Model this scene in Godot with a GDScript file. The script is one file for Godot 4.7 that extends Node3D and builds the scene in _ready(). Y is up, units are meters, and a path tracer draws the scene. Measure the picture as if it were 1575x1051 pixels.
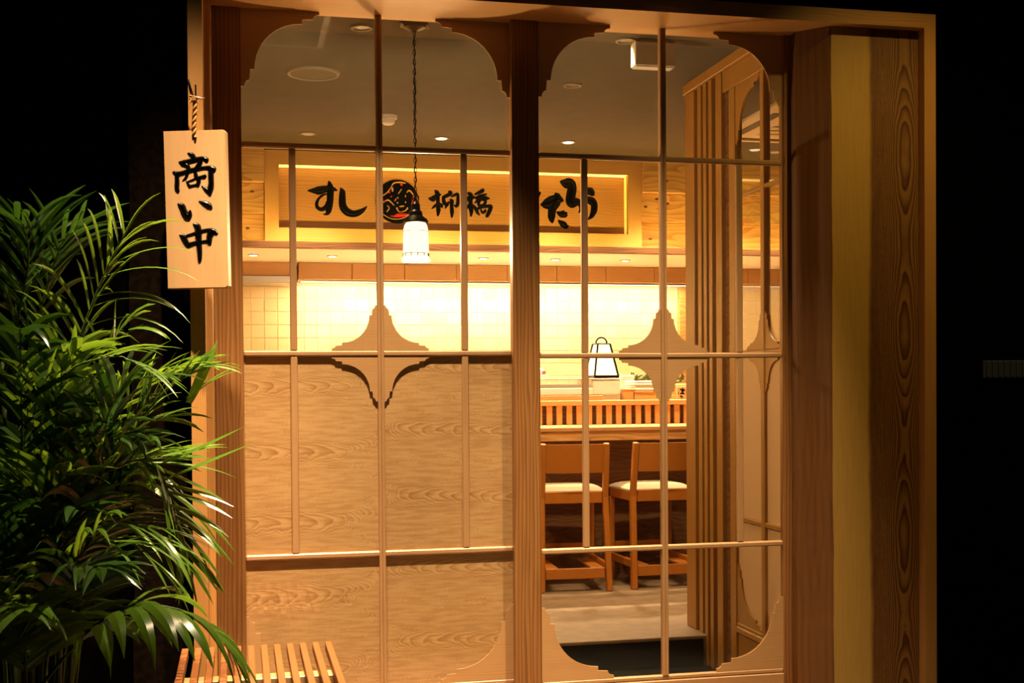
extends Node3D
# A wooden lattice shopfront at night, seen from outside: x runs along the facade, y up, z towards the street; the front door leaf stands at z = 0.

const EYE := Vector3(0.0, 1.40, 4.65)
const CEIL := 2.92      # interior ceiling
const STEP := 0.152     # raised dining floor
var M := {}
var rng := RandomNumberGenerator.new()


const WARM := Color(1.0, 0.86, 0.64)
const AMBER := Color(1.0, 0.84, 0.42)
const OUTSIDE := Color(1.0, 0.88, 0.70)
const DIM := Color(1.0, 0.84, 0.46)
const UNDER := 6.0
const SIGNLED := 2.2
const PENDANT := 1.2
const KITCHEN := 4.2
const ROOM := 5.0
const X_LED0 := -0.2
const X_LED1 := 4.2


func _ready() -> void:
	# camera: fitted to the facade's vanishing points; the frame is cut from the upper part of a level-ish view
	var cam := Camera3D.new()
	cam.name = "camera"
	add_child(cam)
	var f := 1903.83
	cam.set_frustum(1051.0 / f * 0.05, Vector2(0.0, (619.98 - 525.5) / f * 0.05), 0.05, 100.0)
	cam.position = EYE
	cam.basis = Basis(Vector3.UP, deg_to_rad(-12.396)) * Basis(Vector3.RIGHT, deg_to_rad(-0.869)) * Basis(Vector3.BACK, deg_to_rad(-0.407))
	cam.current = true
	var we := WorldEnvironment.new()
	we.name = "environment"
	var env := Environment.new()
	env.background_mode = Environment.BG_COLOR
	env.background_color = Color(0.004, 0.004, 0.005)
	env.tonemap_mode = Environment.TONE_MAPPER_LINEAR
	env.tonemap_exposure = 1.0
	env.sdfgi_enabled = true
	env.ssao_enabled = true
	env.ssil_enabled = true
	we.environment = env
	add_child(we)
	var main_at := V(0.55, 4.4, 0.95)
	var main_to := V(0.50, 0.0, 0.40)
	var left_at := V(-0.12, 4.4, 0.95)
	var left_to := V(-0.22, 0.0, 0.40)
	var right_at := V(1.62, 4.4, 0.95)
	var right_to := V(1.55, 0.0, 0.40)
	var side_at := V(2.6, 3.75, 1.45)
	var side_to := V(2.5, 0.9, 0.1)
	spot("facade_spot", main_at, main_to, OUTSIDE, 56.0, 20.5, 1.0, 0.03)
	spot("facade_spot", right_at, right_to, OUTSIDE, 46.0, 18.0, 1.0, 0.03)
	spot("facade_spot", left_at, left_to, OUTSIDE, 54.0, 17.0, 1.0, 0.03)
	spot("facade_spot", side_at, side_to, DIM, 2.5, 34.0, 0.8, 0.03)

	make_materials()
	M.lamp_soffit = glow(Color(1.0, 0.93, 0.78), 4.0)
	M.lamp_strip = glow(Color(1.0, 0.90, 0.66), 3.0)
	M.lamp_down = glow(Color(1.0, 0.95, 0.85), 2.2)
	M.lamp_dim = glow(Color(0.55, 0.48, 0.38), 0.5)
	M.lamp_paper = glow(Color(1.0, 0.92, 0.74), 1.4)
	M.lamp_pendant = glow(Color(1.0, 0.94, 0.80), 1.5)
	M.lamp_line = glow(Color(1.0, 0.86, 0.45), 2.0)
	M.lamp_dimline = glow(Color(1.0, 0.80, 0.30), 0.9)
	M.lamp_spot = glow(Color(1.0, 0.9, 0.7), 3.0)

	build_facade()
	build_room()
	build_screen()
	build_sign()
	build_counter()
	build_chairs()
	build_pendant()
	build_ceiling_things()
	build_plaque()
	build_bench()
	build_palm()
	lamp_head(main_at, main_to, "black can spot lamp on an arm over the left leaf, above the frame")
	lamp_head(right_at, right_to, "black can spot lamp on an arm high over the right leaf")
	lamp_head(side_at, side_to, "black can spot lamp on a lower arm in front of the cedar post")
	lamp_head(left_at, left_to, "black can spot lamp on an arm over the palm, left of the frame")


class MB:
	# collects triangles; faces given counter-clockwise from outside, or turned by an outward direction
	var v := PackedVector3Array()
	var n := PackedVector3Array()
	var uv := PackedVector2Array()
	var xf := Transform3D()
	var uo := Vector3.ZERO
	var uu := Vector3(1, 0, 0)
	var ud := Vector3(0, -1, 0)

	func tri(a: Vector3, b: Vector3, c: Vector3, out := Vector3.ZERO) -> void:
		var m := (b - a).cross(c - a)
		if out != Vector3.ZERO and m.dot(out) < 0.0:
			var t := b
			b = c
			c = t
			m = -m
		m = m.normalized()
		tri_n(a, b, c, m, m, m)

	func tri_n(a: Vector3, b: Vector3, c: Vector3, na: Vector3, nb: Vector3, nc: Vector3) -> void:
		v.append_array(PackedVector3Array([xf * a, xf * c, xf * b]))
		n.append_array(PackedVector3Array([(xf.basis * na).normalized(), (xf.basis * nc).normalized(), (xf.basis * nb).normalized()]))
		for p in [a, c, b]:
			uv.append(Vector2((p - uo).dot(uu), (p - uo).dot(ud)))

	func quad(a: Vector3, b: Vector3, c: Vector3, d: Vector3, out := Vector3.ZERO) -> void:
		tri(a, b, c, out)
		tri(a, c, d, out)

	func quad_n(a: Vector3, b: Vector3, c: Vector3, d: Vector3, na: Vector3, nb: Vector3, nc: Vector3, nd: Vector3) -> void:
		tri_n(a, b, c, na, nb, nc)
		tri_n(a, c, d, na, nc, nd)

	func box(lo: Vector3, hi: Vector3, ch := 0.002) -> void:
		var c := (lo + hi) * 0.5
		var h := (hi - lo) * 0.5
		ch = minf(ch, minf(h.x, minf(h.y, h.z)) * 0.8)
		var e := h - Vector3.ONE * ch
		for ax in 3:
			var j := (ax + 1) % 3
			var k := (ax + 2) % 3
			for s in [-1.0, 1.0]:
				var q := []
				for w in [[-1.0, -1.0], [1.0, -1.0], [1.0, 1.0], [-1.0, 1.0]]:
					var p := Vector3.ZERO
					p[ax] = s * h[ax]
					p[j] = w[0] * e[j]
					p[k] = w[1] * e[k]
					q.append(c + p)
				var o := Vector3.ZERO
				o[ax] = s
				quad(q[0], q[1], q[2], q[3], o)
				if ch <= 0.0:
					continue
				for t in [-1.0, 1.0]:
					var r := []
					for w in [[-1.0, 0], [1.0, 0], [1.0, 1], [-1.0, 1]]:
						var p := Vector3.ZERO
						p[ax] = s * (h[ax] if w[1] == 0 else e[ax])
						p[j] = t * (e[j] if w[1] == 0 else h[j])
						p[k] = w[0] * e[k]
						r.append(c + p)
					var o2 := Vector3.ZERO
					o2[ax] = s
					o2[j] = t
					quad(r[0], r[1], r[2], r[3], o2)
		if ch > 0.0:
			for sx in [-1.0, 1.0]:
				for sy in [-1.0, 1.0]:
					for sz in [-1.0, 1.0]:
						var s3 := Vector3(sx, sy, sz)
						tri(c + s3 * Vector3(h.x, e.y, e.z), c + s3 * Vector3(e.x, h.y, e.z), c + s3 * Vector3(e.x, e.y, h.z), s3)

	func bar(a: Vector3, b: Vector3, wx: float, wz: float, ch := 0.003) -> void:
		# a square bar from a to b, wx wide across x and wz across z
		var keep := xf
		var y := (b - a).normalized()
		var x := Vector3(1, 0, 0) if absf(y.x) < 0.9 else Vector3(0, 1, 0)
		var z := x.cross(y).normalized()
		x = y.cross(z).normalized()
		xf = keep * Transform3D(Basis(x, y, z), a)
		box(Vector3(-wx / 2, 0, -wz / 2), Vector3(wx / 2, a.distance_to(b), wz / 2), ch)
		xf = keep

	func put(p: Vector2, t: float, plane: String) -> Vector3:
		if plane == "xz":
			return Vector3(p.x, t, p.y)
		if plane == "zy":
			return Vector3(t, p.y, p.x)
		return Vector3(p.x, p.y, t)

	func prism(poly: PackedVector2Array, t0: float, t1: float, plane := "xy") -> void:
		var idx := Geometry2D.triangulate_polygon(poly)
		var o := put(Vector2.ZERO, 1.0, plane)
		for i in range(0, idx.size(), 3):
			tri(put(poly[idx[i]], t1, plane), put(poly[idx[i + 1]], t1, plane), put(poly[idx[i + 2]], t1, plane), o)
			tri(put(poly[idx[i]], t0, plane), put(poly[idx[i + 1]], t0, plane), put(poly[idx[i + 2]], t0, plane), -o)
		var area := 0.0
		for i in poly.size():
			area += poly[i].cross(poly[(i + 1) % poly.size()])
		for i in poly.size():
			var a := poly[i]
			var b := poly[(i + 1) % poly.size()]
			var d := (b - a)
			var out2 := Vector2(d.y, -d.x) * signf(area)
			quad(put(a, t0, plane), put(b, t0, plane), put(b, t1, plane), put(a, t1, plane), put(out2, 0.0, plane))

	func tube(pts: Array, rad: Array, seg := 8, cap := true) -> void:
		var rings := []
		var norms := []
		var side := Vector3.ZERO
		for i in pts.size():
			var d: Vector3 = (pts[mini(i + 1, pts.size() - 1)] - pts[maxi(i - 1, 0)]).normalized()
			if side == Vector3.ZERO:
				side = d.cross(Vector3(0.13, 0.2, 0.97) if absf(d.z) < 0.9 else Vector3(0, 1, 0)).normalized()
			side = (side - d * side.dot(d)).normalized()
			var up := d.cross(side)
			var r: float = rad[i] if i < rad.size() else rad[rad.size() - 1]
			var ring := []
			var nr := []
			for k in seg:
				var a := TAU * k / seg
				var q := side * cos(a) + up * sin(a)
				ring.append(pts[i] + q * r)
				nr.append(q)
			rings.append(ring)
			norms.append(nr)
		for i in pts.size() - 1:
			for k in seg:
				var k2 := (k + 1) % seg
				quad_n(rings[i][k], rings[i][k2], rings[i + 1][k2], rings[i + 1][k], norms[i][k], norms[i][k2], norms[i + 1][k2], norms[i + 1][k])
		if cap:
			for e in [0, pts.size() - 1]:
				var o: Vector3 = pts[e] - pts[1 if e == 0 else e - 1]
				for k in seg:
					tri(pts[e], rings[e][k], rings[e][(k + 1) % seg], o)

	func lathe(prof: Array, c: Vector3, seg := 24, wave := 0.0, lobes := 0) -> void:
		# profile of (radius, height), from bottom to top on the outside
		for i in prof.size() - 1:
			var p: Vector2 = prof[i]
			var q: Vector2 = prof[i + 1]
			for k in seg:
				var a := TAU * k / seg
				var b := TAU * (k + 1) / seg
				var fa := 1.0 + wave * cos(a * lobes)
				var fb := 1.0 + wave * cos(b * lobes)
				var da := Vector3(cos(a), 0, sin(a))
				var db := Vector3(cos(b), 0, sin(b))
				var t := (q - p).normalized()
				var na := da * t.y + Vector3(0, -t.x, 0)
				var nb := db * t.y + Vector3(0, -t.x, 0)
				var A := c + da * p.x * fa + Vector3(0, p.y, 0)
				var B := c + db * p.x * fb + Vector3(0, p.y, 0)
				var C := c + db * q.x * fb + Vector3(0, q.y, 0)
				var D := c + da * q.x * fa + Vector3(0, q.y, 0)
				if p.x > 1e-6:
					tri_n(A, C, B, na, nb, nb)
				if q.x > 1e-6:
					tri_n(A, D, C, na, na, nb)

	func ring(c: Vector3, ax: Vector3, R: float, r: float, from := 0.0, to := TAU, seg := 24) -> void:
		var x := ax.cross(Vector3(0, 0, 1) if absf(ax.z) < 0.9 else Vector3(1, 0, 0)).normalized()
		var y := ax.cross(x)
		var pts := []
		for i in seg + 1:
			var a := from + (to - from) * i / seg
			pts.append(c + (x * cos(a) + y * sin(a)) * R)
		tube(pts, [r], 6, to - from < TAU - 0.01)

	func stroke(st: Array, high := 0.25, bold := 1.0, s := 0.001) -> void:
		# a brush stroke in the local xy plane, a flat array of x, y, width; domed towards +z
		var pts := []
		for i in range(0, st.size(), 3):
			pts.append(Vector3(st[i], st[i + 1], st[i + 2] * bold) * s)
		var fine := []
		for i in pts.size() - 1:
			var p0: Vector3 = pts[maxi(i - 1, 0)]
			var p1: Vector3 = pts[i]
			var p2: Vector3 = pts[i + 1]
			var p3: Vector3 = pts[mini(i + 2, pts.size() - 1)]
			for k in 5:
				var q := p1.cubic_interpolate(p2, p0, p3, k / 5.0)
				q.z = lerpf(p1.z, p2.z, k / 5.0)
				fine.append(q)
		fine.append(pts[pts.size() - 1])
		var rows := []
		var d0 := Vector2(fine[1].x - fine[0].x, fine[1].y - fine[0].y).normalized()
		var d1 := Vector2(fine[-1].x - fine[-2].x, fine[-1].y - fine[-2].y).normalized()
		var first: Vector3 = fine[0]
		var last: Vector3 = fine[-1]
		fine.push_front(Vector3(first.x - d0.x * first.z * 0.4, first.y - d0.y * first.z * 0.4, first.z * 0.35))
		fine.push_back(Vector3(last.x + d1.x * last.z * 0.4, last.y + d1.y * last.z * 0.4, last.z * 0.35))
		for i in fine.size():
			var a: Vector3 = fine[maxi(i - 1, 0)]
			var b: Vector3 = fine[mini(i + 1, fine.size() - 1)]
			var d := Vector2(b.x - a.x, b.y - a.y).normalized()
			var side := Vector3(-d.y, d.x, 0)
			var w: float = fine[i].z
			var c := Vector3(fine[i].x, fine[i].y, 0)
			var row := []
			for k in 7:
				var t := -1.0 + k / 3.0
				row.append([c + side * (t * w * 0.5) + Vector3(0, 0, maxf(0.0, 1.0 - t * t) ** 0.5 * minf(w, 0.02) * high + 0.0004), (side * t + Vector3(0, 0, 1.05 - absf(t))).normalized()])
			rows.append(row)
		for i in rows.size() - 1:
			for k in 6:
				quad_n(rows[i][k][0], rows[i + 1][k][0], rows[i + 1][k + 1][0], rows[i][k + 1][0], rows[i][k][1], rows[i + 1][k][1], rows[i + 1][k + 1][1], rows[i][k + 1][1])

	func leaf(base: Vector3, dir: Vector3, up: Vector3, length: float, width: float, droop: float, steps := 6) -> void:
		# a narrow folded blade that bends down along its length
		var p := base
		var d := dir.normalized()
		var rows := []
		for i in steps + 1:
			var t := float(i) / steps
			var side := d.cross(up).normalized()
			var nn := side.cross(d).normalized()
			var w := width * 0.5 * (sin(PI * minf(1.0, t * 0.62 + 0.2)) if t < 0.45 else 1.0 - pow((t - 0.45) / 0.55, 1.7))
			w = maxf(w, width * 0.02)
			rows.append([p - side * w - nn * w * 0.25, p, p + side * w - nn * w * 0.25, nn, side])
			d = (d + Vector3(0, -droop * (0.5 + t) / steps, 0)).normalized()
			p += d * length / steps
		for i in steps:
			for k in 2:
				var s := -1.0 if k == 0 else 1.0
				var na: Vector3 = (rows[i][3] + rows[i][4] * s * 0.35).normalized()
				var nb: Vector3 = (rows[i + 1][3] + rows[i + 1][4] * s * 0.35).normalized()
				quad_n(rows[i][k], rows[i][k + 1], rows[i + 1][k + 1], rows[i + 1][k], na, na, nb, nb)

	func mesh(shift := Vector3.ZERO) -> ArrayMesh:
		var out := ArrayMesh.new()
		add_to(out, shift)
		return out

	func add_to(out: ArrayMesh, shift := Vector3.ZERO) -> void:
		var a := []
		a.resize(Mesh.ARRAY_MAX)
		var w := v
		if shift != Vector3.ZERO:
			w = PackedVector3Array()
			w.resize(v.size())
			for i in v.size():
				w[i] = v[i] - shift
		a[Mesh.ARRAY_VERTEX] = w
		a[Mesh.ARRAY_NORMAL] = n
		a[Mesh.ARRAY_TEX_UV] = uv
		out.add_surface_from_arrays(Mesh.PRIMITIVE_TRIANGLES, a)


# ---------- naming and parenting ----------

func numbered(called: String) -> String:
	if not has_node(NodePath(called)):
		return called
	var i := 1
	while has_node(NodePath("%s_%03d" % [called, i])):
		i += 1
	return "%s_%03d" % [called, i]


func tag(o: Node3D, label: String, category: String, group := "", kind := "") -> Node3D:
	o.set_meta("label", label)
	o.set_meta("category", category)
	if group:
		o.set_meta("group", group)
	if kind:
		o.set_meta("kind", kind)
	return o


func thing(called: String, at: Vector3, label: String, category: String, group := "", kind := "") -> Node3D:
	var o := Node3D.new()
	o.name = numbered(called)
	add_child(o)
	o.position = at
	tag(o, label, category, group, kind)
	return o


func origin_of(o: Node) -> Vector3:
	var p := Vector3.ZERO
	while o != self:
		p += o.position
		o = o.get_parent()
	return p


func part(t: Node3D, called: String, mb: MB, mat: Material, label := "") -> MeshInstance3D:
	# mb is in world coordinates while the thing stands unrotated at its place
	var o := MeshInstance3D.new()
	o.name = called
	o.mesh = mb.mesh(origin_of(t))
	o.material_override = null
	o.mesh.surface_set_material(0, mat)
	t.add_child(o, true)
	if o.name != called:
		var i := 1
		while t.has_node(NodePath("%s_%03d" % [called, i])):
			i += 1
		o.name = "%s_%03d" % [called, i]
	if label:
		o.set_meta("label", label)
	return o


func solo(called: String, at: Vector3, mb: MB, mat: Material, label: String, category: String, group := "", kind := "") -> MeshInstance3D:
	var o := MeshInstance3D.new()
	o.name = numbered(called)
	o.mesh = mb.mesh(at)
	o.mesh.surface_set_material(0, mat)
	add_child(o)
	o.position = at
	tag(o, label, category, group, kind)
	return o


func V(x: float, y: float, z: float) -> Vector3:
	return Vector3(x, y, z)


func bx(x0: float, y0: float, z0: float, x1: float, y1: float, z1: float, ch := 0.002) -> MB:
	var b := MB.new()
	b.box(V(minf(x0, x1), minf(y0, y1), minf(z0, z1)), V(maxf(x0, x1), maxf(y0, y1), maxf(z0, z1)), ch)
	return b


# ---------- materials ----------

func wood_image(seed_: int, rings: int, warp: float, late: Color, early: Color, fibre: float, sharp: float, across := false) -> ImageTexture:
	var S := 512
	var low := FastNoiseLite.new()
	low.seed = seed_
	low.noise_type = FastNoiseLite.TYPE_SIMPLEX_SMOOTH
	low.frequency = 0.006
	low.fractal_octaves = 2
	var A := low.get_seamless_image(S, S).get_data()
	low.seed = seed_ + 7
	low.frequency = 0.09
	low.fractal_octaves = 3
	var B := low.get_seamless_image(S, S).get_data()
	var out := PackedByteArray()
	out.resize(S * S * 3)
	for y in S:
		var fy := y / 14.0
		var y0 := int(fy)
		var fr := fy - y0
		var ra := y * S
		var r0 := (y0 % 36) * S
		var r1 := ((y0 + 1) % 36) * S
		for x in S:
			var r := float(x) / S * rings + warp * (A[ra + x] / 255.0 - 0.5)
			var s := r - floorf(r)
			var t := pow(s, sharp) * (1.0 - smoothstep(0.9, 1.0, s))
			var f := lerpf(B[r0 + x], B[r1 + x], fr) / 255.0 - 0.5
			var k := clampf(t + fibre * f + 0.35 * (A[(y * 2 % S) * S + x] / 255.0 - 0.5), 0.0, 1.0)
			var c := early.lerp(late, k)
			var at := ((x * S + y) if across else (y * S + x)) * 3
			out[at] = int(c.r * 255)
			out[at + 1] = int(c.g * 255)
			out[at + 2] = int(c.b * 255)
	var im := Image.create_from_data(S, S, false, Image.FORMAT_RGB8, out)
	return ImageTexture.create_from_image(im)


func figured_image(W: int, H: int, seed_: int, kind: String) -> ImageTexture:
	# flat-sawn figure, laid on one board: nested arches and eyes
	var low := FastNoiseLite.new()
	low.seed = seed_
	low.noise_type = FastNoiseLite.TYPE_SIMPLEX_SMOOTH
	low.frequency = 0.012
	low.fractal_octaves = 3
	var A := low.get_image(W, H, false, false, false).get_data()
	low.seed = seed_ + 3
	low.frequency = 0.11
	var B := low.get_image(W, H, false, false, false).get_data()
	var out := PackedByteArray()
	out.resize(W * H * 3)
	for y in H:
		for x in W:
			var i := y * W + x
			var wob := A[i] / 255.0 - 0.5
			var c: Color
			if kind == "oak":
				# metres: 1.02 wide, grain along x; the veneer figure repeats downwards
				var mx := 1.02 * x / W
				var my := 1.27 * y / H + 0.010 * sin(mx * 4.0 + 0.6) + 0.006 * wob
				var rep := 0.262
				var q := my / rep + 0.10 * sin(my * 3.1) + 0.08 * wob
				var yy := (q - floorf(q) - 0.52) * rep
				var f1 := 0.20 * mx + 21.0 * yy * yy
				var yb := (q + 0.30 - floorf(q + 0.30) - 0.45) * rep
				var f2 := 0.24 * (0.80 - mx) + 26.0 * yb * yb + 0.02
				var m := smoothstep(0.36, 0.60, mx + 0.10 * wob)
				var f := lerpf(f1, f2, m) + 0.012 * wob
				var r := f * 75.0
				var s := r - floorf(r)
				var amp := 0.45 + 0.35 * (1.0 - smoothstep(0.04, 0.25, f))
				var t := pow(s, 1.6) * (1.0 - smoothstep(0.85, 1.0, s)) * amp
				var bi := (y % H) * W + (x / 11 % W)
				var fib := B[bi] / 255.0 - 0.5
				c = Color(0.87, 0.70, 0.485).lerp(Color(0.62, 0.42, 0.22), clampf(t * 0.85 + fib * 0.6 + 0.12 * wob + 0.03, 0.0, 1.0))
			else:
				# a cedar post: pale sapwood on the left, red heartwood with flame figure on the right; grain along y
				var u := float(x) / W
				var vv := float(y) / H
				var edge := 0.445 + 0.012 * sin(vv * 9.0) + 0.02 * wob
				var dx := (u - 0.835 - 0.01 * sin(vv * 7.0)) / 0.20
				var g := 0.55 * sin(vv * 23.0 + 0.9) + 0.38 * sin(vv * 9.1 + 2.0)
				var f := dx * dx * 1.25 + g * 0.55 + 0.14 * wob
				if absf(dx) > 1.25:
					f = absf(dx) * 2.9 + 0.3 * wob
				var r := f * 4.6
				var s := r - floorf(r)
				var t := pow(s, 2.0) * (1.0 - smoothstep(0.86, 1.0, s))
				var bi := (y / 14 % H) * W + x
				var fib := B[bi] / 255.0 - 0.5
				var heart := Color(0.52, 0.36, 0.15).lerp(Color(0.22, 0.07, 0.025), clampf(t * 1.05 + fib * 0.3 + smoothstep(0.62, 0.45, u) * 0.15, 0.0, 1.0))
				var st := u * 42.0 + wob
				var sap := Color(0.70, 0.54, 0.26).lerp(Color(0.60, 0.43, 0.16), clampf(0.35 * (st - floorf(st)) + fib * 0.5, 0.0, 1.0))
				c = sap.lerp(heart, smoothstep(edge - 0.035, edge + 0.03, u))
			out[i * 3] = int(clampf(c.r, 0, 1) * 255)
			out[i * 3 + 1] = int(clampf(c.g, 0, 1) * 255)
			out[i * 3 + 2] = int(clampf(c.b, 0, 1) * 255)
	return ImageTexture.create_from_image(Image.create_from_data(W, H, false, Image.FORMAT_RGB8, out))


func plain(c: Color, rough := 0.7, metal := 0.0) -> StandardMaterial3D:
	var m := StandardMaterial3D.new()
	m.albedo_color = c
	m.roughness = rough
	m.metallic = metal
	return m


func grain(tex: Texture2D, scale_: Vector3, rough := 0.5, tint := Color.WHITE) -> StandardMaterial3D:
	var m := plain(tint, rough)
	m.albedo_texture = tex
	m.uv1_triplanar = true
	m.uv1_scale = scale_
	return m


func glow(c: Color, energy: float) -> StandardMaterial3D:
	var m := plain(c, 0.4)
	m.emission_enabled = true
	m.emission = c
	m.emission_energy_multiplier = energy
	return m


func mottled(c: Color, c2: Color, scale_: float, rough := 0.8, seed_ := 1, freq := 0.02) -> StandardMaterial3D:
	var t := NoiseTexture2D.new()
	t.width = 512
	t.height = 512
	t.seamless = true
	var nz := FastNoiseLite.new()
	nz.seed = seed_
	nz.frequency = freq
	nz.fractal_octaves = 5
	t.noise = nz
	var g := Gradient.new()
	g.set_color(0, c)
	g.set_color(1, c2)
	t.color_ramp = g
	var m := plain(Color.WHITE, rough)
	m.albedo_texture = t
	m.uv1_triplanar = true
	m.uv1_scale = Vector3.ONE * scale_
	return m


func make_materials() -> void:
	var straight := wood_image(11, 36, 0.8, Color(0.70, 0.555, 0.385), Color(0.79, 0.66, 0.49), 0.45, 2.0)
	var bold := wood_image(23, 15, 1.0, Color(0.47, 0.315, 0.165), Color(0.65, 0.48, 0.29), 0.5, 1.5)
	var fine_x := wood_image(31, 26, 1.6, Color(0.71, 0.565, 0.395), Color(0.79, 0.66, 0.49), 0.5, 1.8, true)
	var dark_x := wood_image(41, 16, 2.6, Color(0.36, 0.225, 0.12), Color(0.50, 0.34, 0.20), 0.6, 1.6, true)
	var knotty := wood_image(47, 10, 2.4, Color(0.66, 0.47, 0.25), Color(0.80, 0.63, 0.38), 0.5, 1.6, true)
	var red := wood_image(53, 14, 1.2, Color(0.33, 0.185, 0.06), Color(0.41, 0.255, 0.09), 0.5, 1.8)
	M.hinoki = grain(straight, V(4, 0.5, 4), 0.42)
	M.casing = grain(straight, V(4, 0.5, 4), 0.42, Color(0.92, 0.80, 0.62))
	M.casing_x = grain(fine_x, V(0.5, 3, 3), 0.42, Color(0.92, 0.80, 0.62))
	M.hinoki_x = grain(fine_x, V(0.5, 3, 3), 0.42)
	M.stile = grain(bold, V(4.5, 0.35, 4.5), 0.40, Color(0.90, 0.84, 0.78))
	M.muntin = grain(straight, V(5, 0.6, 5), 0.42, Color(0.86, 0.79, 0.74))
	M.rail = grain(fine_x, V(0.6, 5, 5), 0.42, Color(0.87, 0.80, 0.75))
	M.bracket = grain(fine_x, V(0.8, 5, 5), 0.45, Color(0.90, 0.83, 0.76))
	M.facet = grain(red, V(3, 0.4, 3), 0.5)
	M.screen = grain(straight, V(4, 0.5, 4), 0.45, Color(0.84, 0.73, 0.46))
	M.grille = plain(Color(0.40, 0.355, 0.275), 0.9)
	M.ring = plain(Color(0.52, 0.47, 0.38), 0.6)
	M.bench = grain(straight, V(4, 4, 0.5), 0.5, Color(0.68, 0.49, 0.34))
	M.counter_x = grain(fine_x, V(0.4, 4, 4), 0.4, Color(1.0, 0.92, 0.80))
	M.counter = grain(straight, V(4, 0.8, 4), 0.4, Color(1.0, 0.88, 0.72))
	M.ply_dark = grain(dark_x, V(0.8, 1.6, 1.6), 0.5)
	M.chair = grain(straight, V(4, 1.2, 4), 0.42, Color(0.92, 0.68, 0.32))
	M.plank = grain(knotty, V(0.5, 2.2, 2.2), 0.5)
	M.board = grain(fine_x, V(0.5, 2.0, 2.0), 0.5, Color(0.90, 0.80, 0.62))
	M.frame = grain(fine_x, V(0.4, 3, 3), 0.5, Color(0.98, 0.90, 0.72))
	M.frame_v = grain(straight, V(3, 0.4, 3), 0.5, Color(0.98, 0.90, 0.72))
	M.beam = grain(dark_x, V(0.5, 2, 2), 0.6, Color(1.1, 1.1, 1.1))
	M.cabinet = grain(fine_x, V(1.0, 3.5, 3.5), 0.4, Color(0.82, 0.75, 0.62))
	M.plaque = grain(straight, V(6, 0.5, 6), 0.5, Color(0.95, 0.89, 0.84))
	M.oak = plain(Color.WHITE, 0.45)
	M.oak.albedo_texture = figured_image(768, 768, 5, "oak")
	M.post = plain(Color.WHITE, 0.5)
	M.post.albedo_texture = figured_image(256, 1536, 9, "post")
	M.lacquer = plain(Color(0.012, 0.012, 0.014), 0.16)
	M.lacquer.metallic_specular = 0.35
	M.ink = plain(Color(0.02, 0.018, 0.016), 0.4)
	M.ink.metallic_specular = 0.2
	M.gold = plain(Color(0.72, 0.55, 0.30), 0.45)
	M.red = plain(Color(0.80, 0.06, 0.03), 0.45)
	M.glass = plain(Color(1, 1, 1, 0.0), 0.02)
	M.glass.transparency = BaseMaterial3D.TRANSPARENCY_ALPHA
	M.glass.albedo_color = Color(1, 1, 1, 0.0)
	M.frost = plain(Color(0.86, 0.74, 0.56), 0.6)
	M.frost.backlight_enabled = true
	M.frost.backlight = Color(0.75, 0.62, 0.44)
	M.night_wall = mottled(Color(0.004, 0.0035, 0.003), Color(0.028, 0.020, 0.015), 0.7, 0.9, 3)
	M.night_wall.metallic_specular = 0.05
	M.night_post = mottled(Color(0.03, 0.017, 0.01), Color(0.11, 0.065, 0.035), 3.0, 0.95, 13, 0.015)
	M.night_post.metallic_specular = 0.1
	M.vent = plain(Color(0.22, 0.25, 0.32), 0.6, 0.3)
	M.paving = mottled(Color(0.30, 0.28, 0.26), Color(0.40, 0.38, 0.35), 1.0, 0.7, 4)
	M.slate = mottled(Color(0.02, 0.018, 0.018), Color(0.045, 0.042, 0.04), 1.2, 0.5, 6)
	M.concrete = mottled(Color(0.50, 0.405, 0.31), Color(0.60, 0.50, 0.39), 0.9, 0.55, 8)
	M.ceiling = mottled(Color(0.30, 0.265, 0.20), Color(0.325, 0.29, 0.22), 0.5, 0.9, 10)
	M.plaster = plain(Color(0.80, 0.74, 0.62), 0.85)
	M.soffit = plain(Color(0.88, 0.84, 0.78), 0.6)
	M.black = plain(Color(0.02, 0.018, 0.016), 0.5)
	M.bronze = plain(Color(0.10, 0.075, 0.055), 0.35, 0.8)
	M.iron = plain(Color(0.05, 0.04, 0.035), 0.45, 0.6)
	M.steel = plain(Color(0.72, 0.70, 0.68), 0.28, 1.0)
	M.white = plain(Color(0.86, 0.84, 0.80), 0.5)
	M.cream = plain(Color(0.88, 0.82, 0.70), 0.6)
	M.tile0 = plain(Color(0.90, 0.84, 0.67), 0.2)
	M.tile1 = plain(Color(0.885, 0.82, 0.645), 0.22)
	M.tile2 = plain(Color(0.91, 0.855, 0.695), 0.2)
	M.grout = plain(Color(0.95, 0.92, 0.84), 0.8)
	M.rope = plain(Color(0.62, 0.42, 0.18), 0.85)
	M.nail = plain(Color(0.36, 0.30, 0.42), 0.3, 0.7)
	M.stalk = plain(Color(0.24, 0.30, 0.10), 0.6)
	M.leaf = plain(Color(0.25, 0.36, 0.085), 0.27)
	M.leaf.backlight_enabled = true
	M.leaf.backlight = Color(0.40, 0.50, 0.10)
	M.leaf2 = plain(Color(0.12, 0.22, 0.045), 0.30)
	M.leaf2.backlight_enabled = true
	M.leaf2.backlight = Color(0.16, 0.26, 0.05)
	M.acrylic = plain(Color(0.95, 0.95, 0.95, 0.18), 0.05)
	M.acrylic.transparency = BaseMaterial3D.TRANSPARENCY_ALPHA
	M.garnish = plain(Color(0.25, 0.30, 0.08), 0.6)
	M.lens_off = plain(Color(0.10, 0.09, 0.08), 0.25)


# ---------- the shopfront ----------

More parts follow.
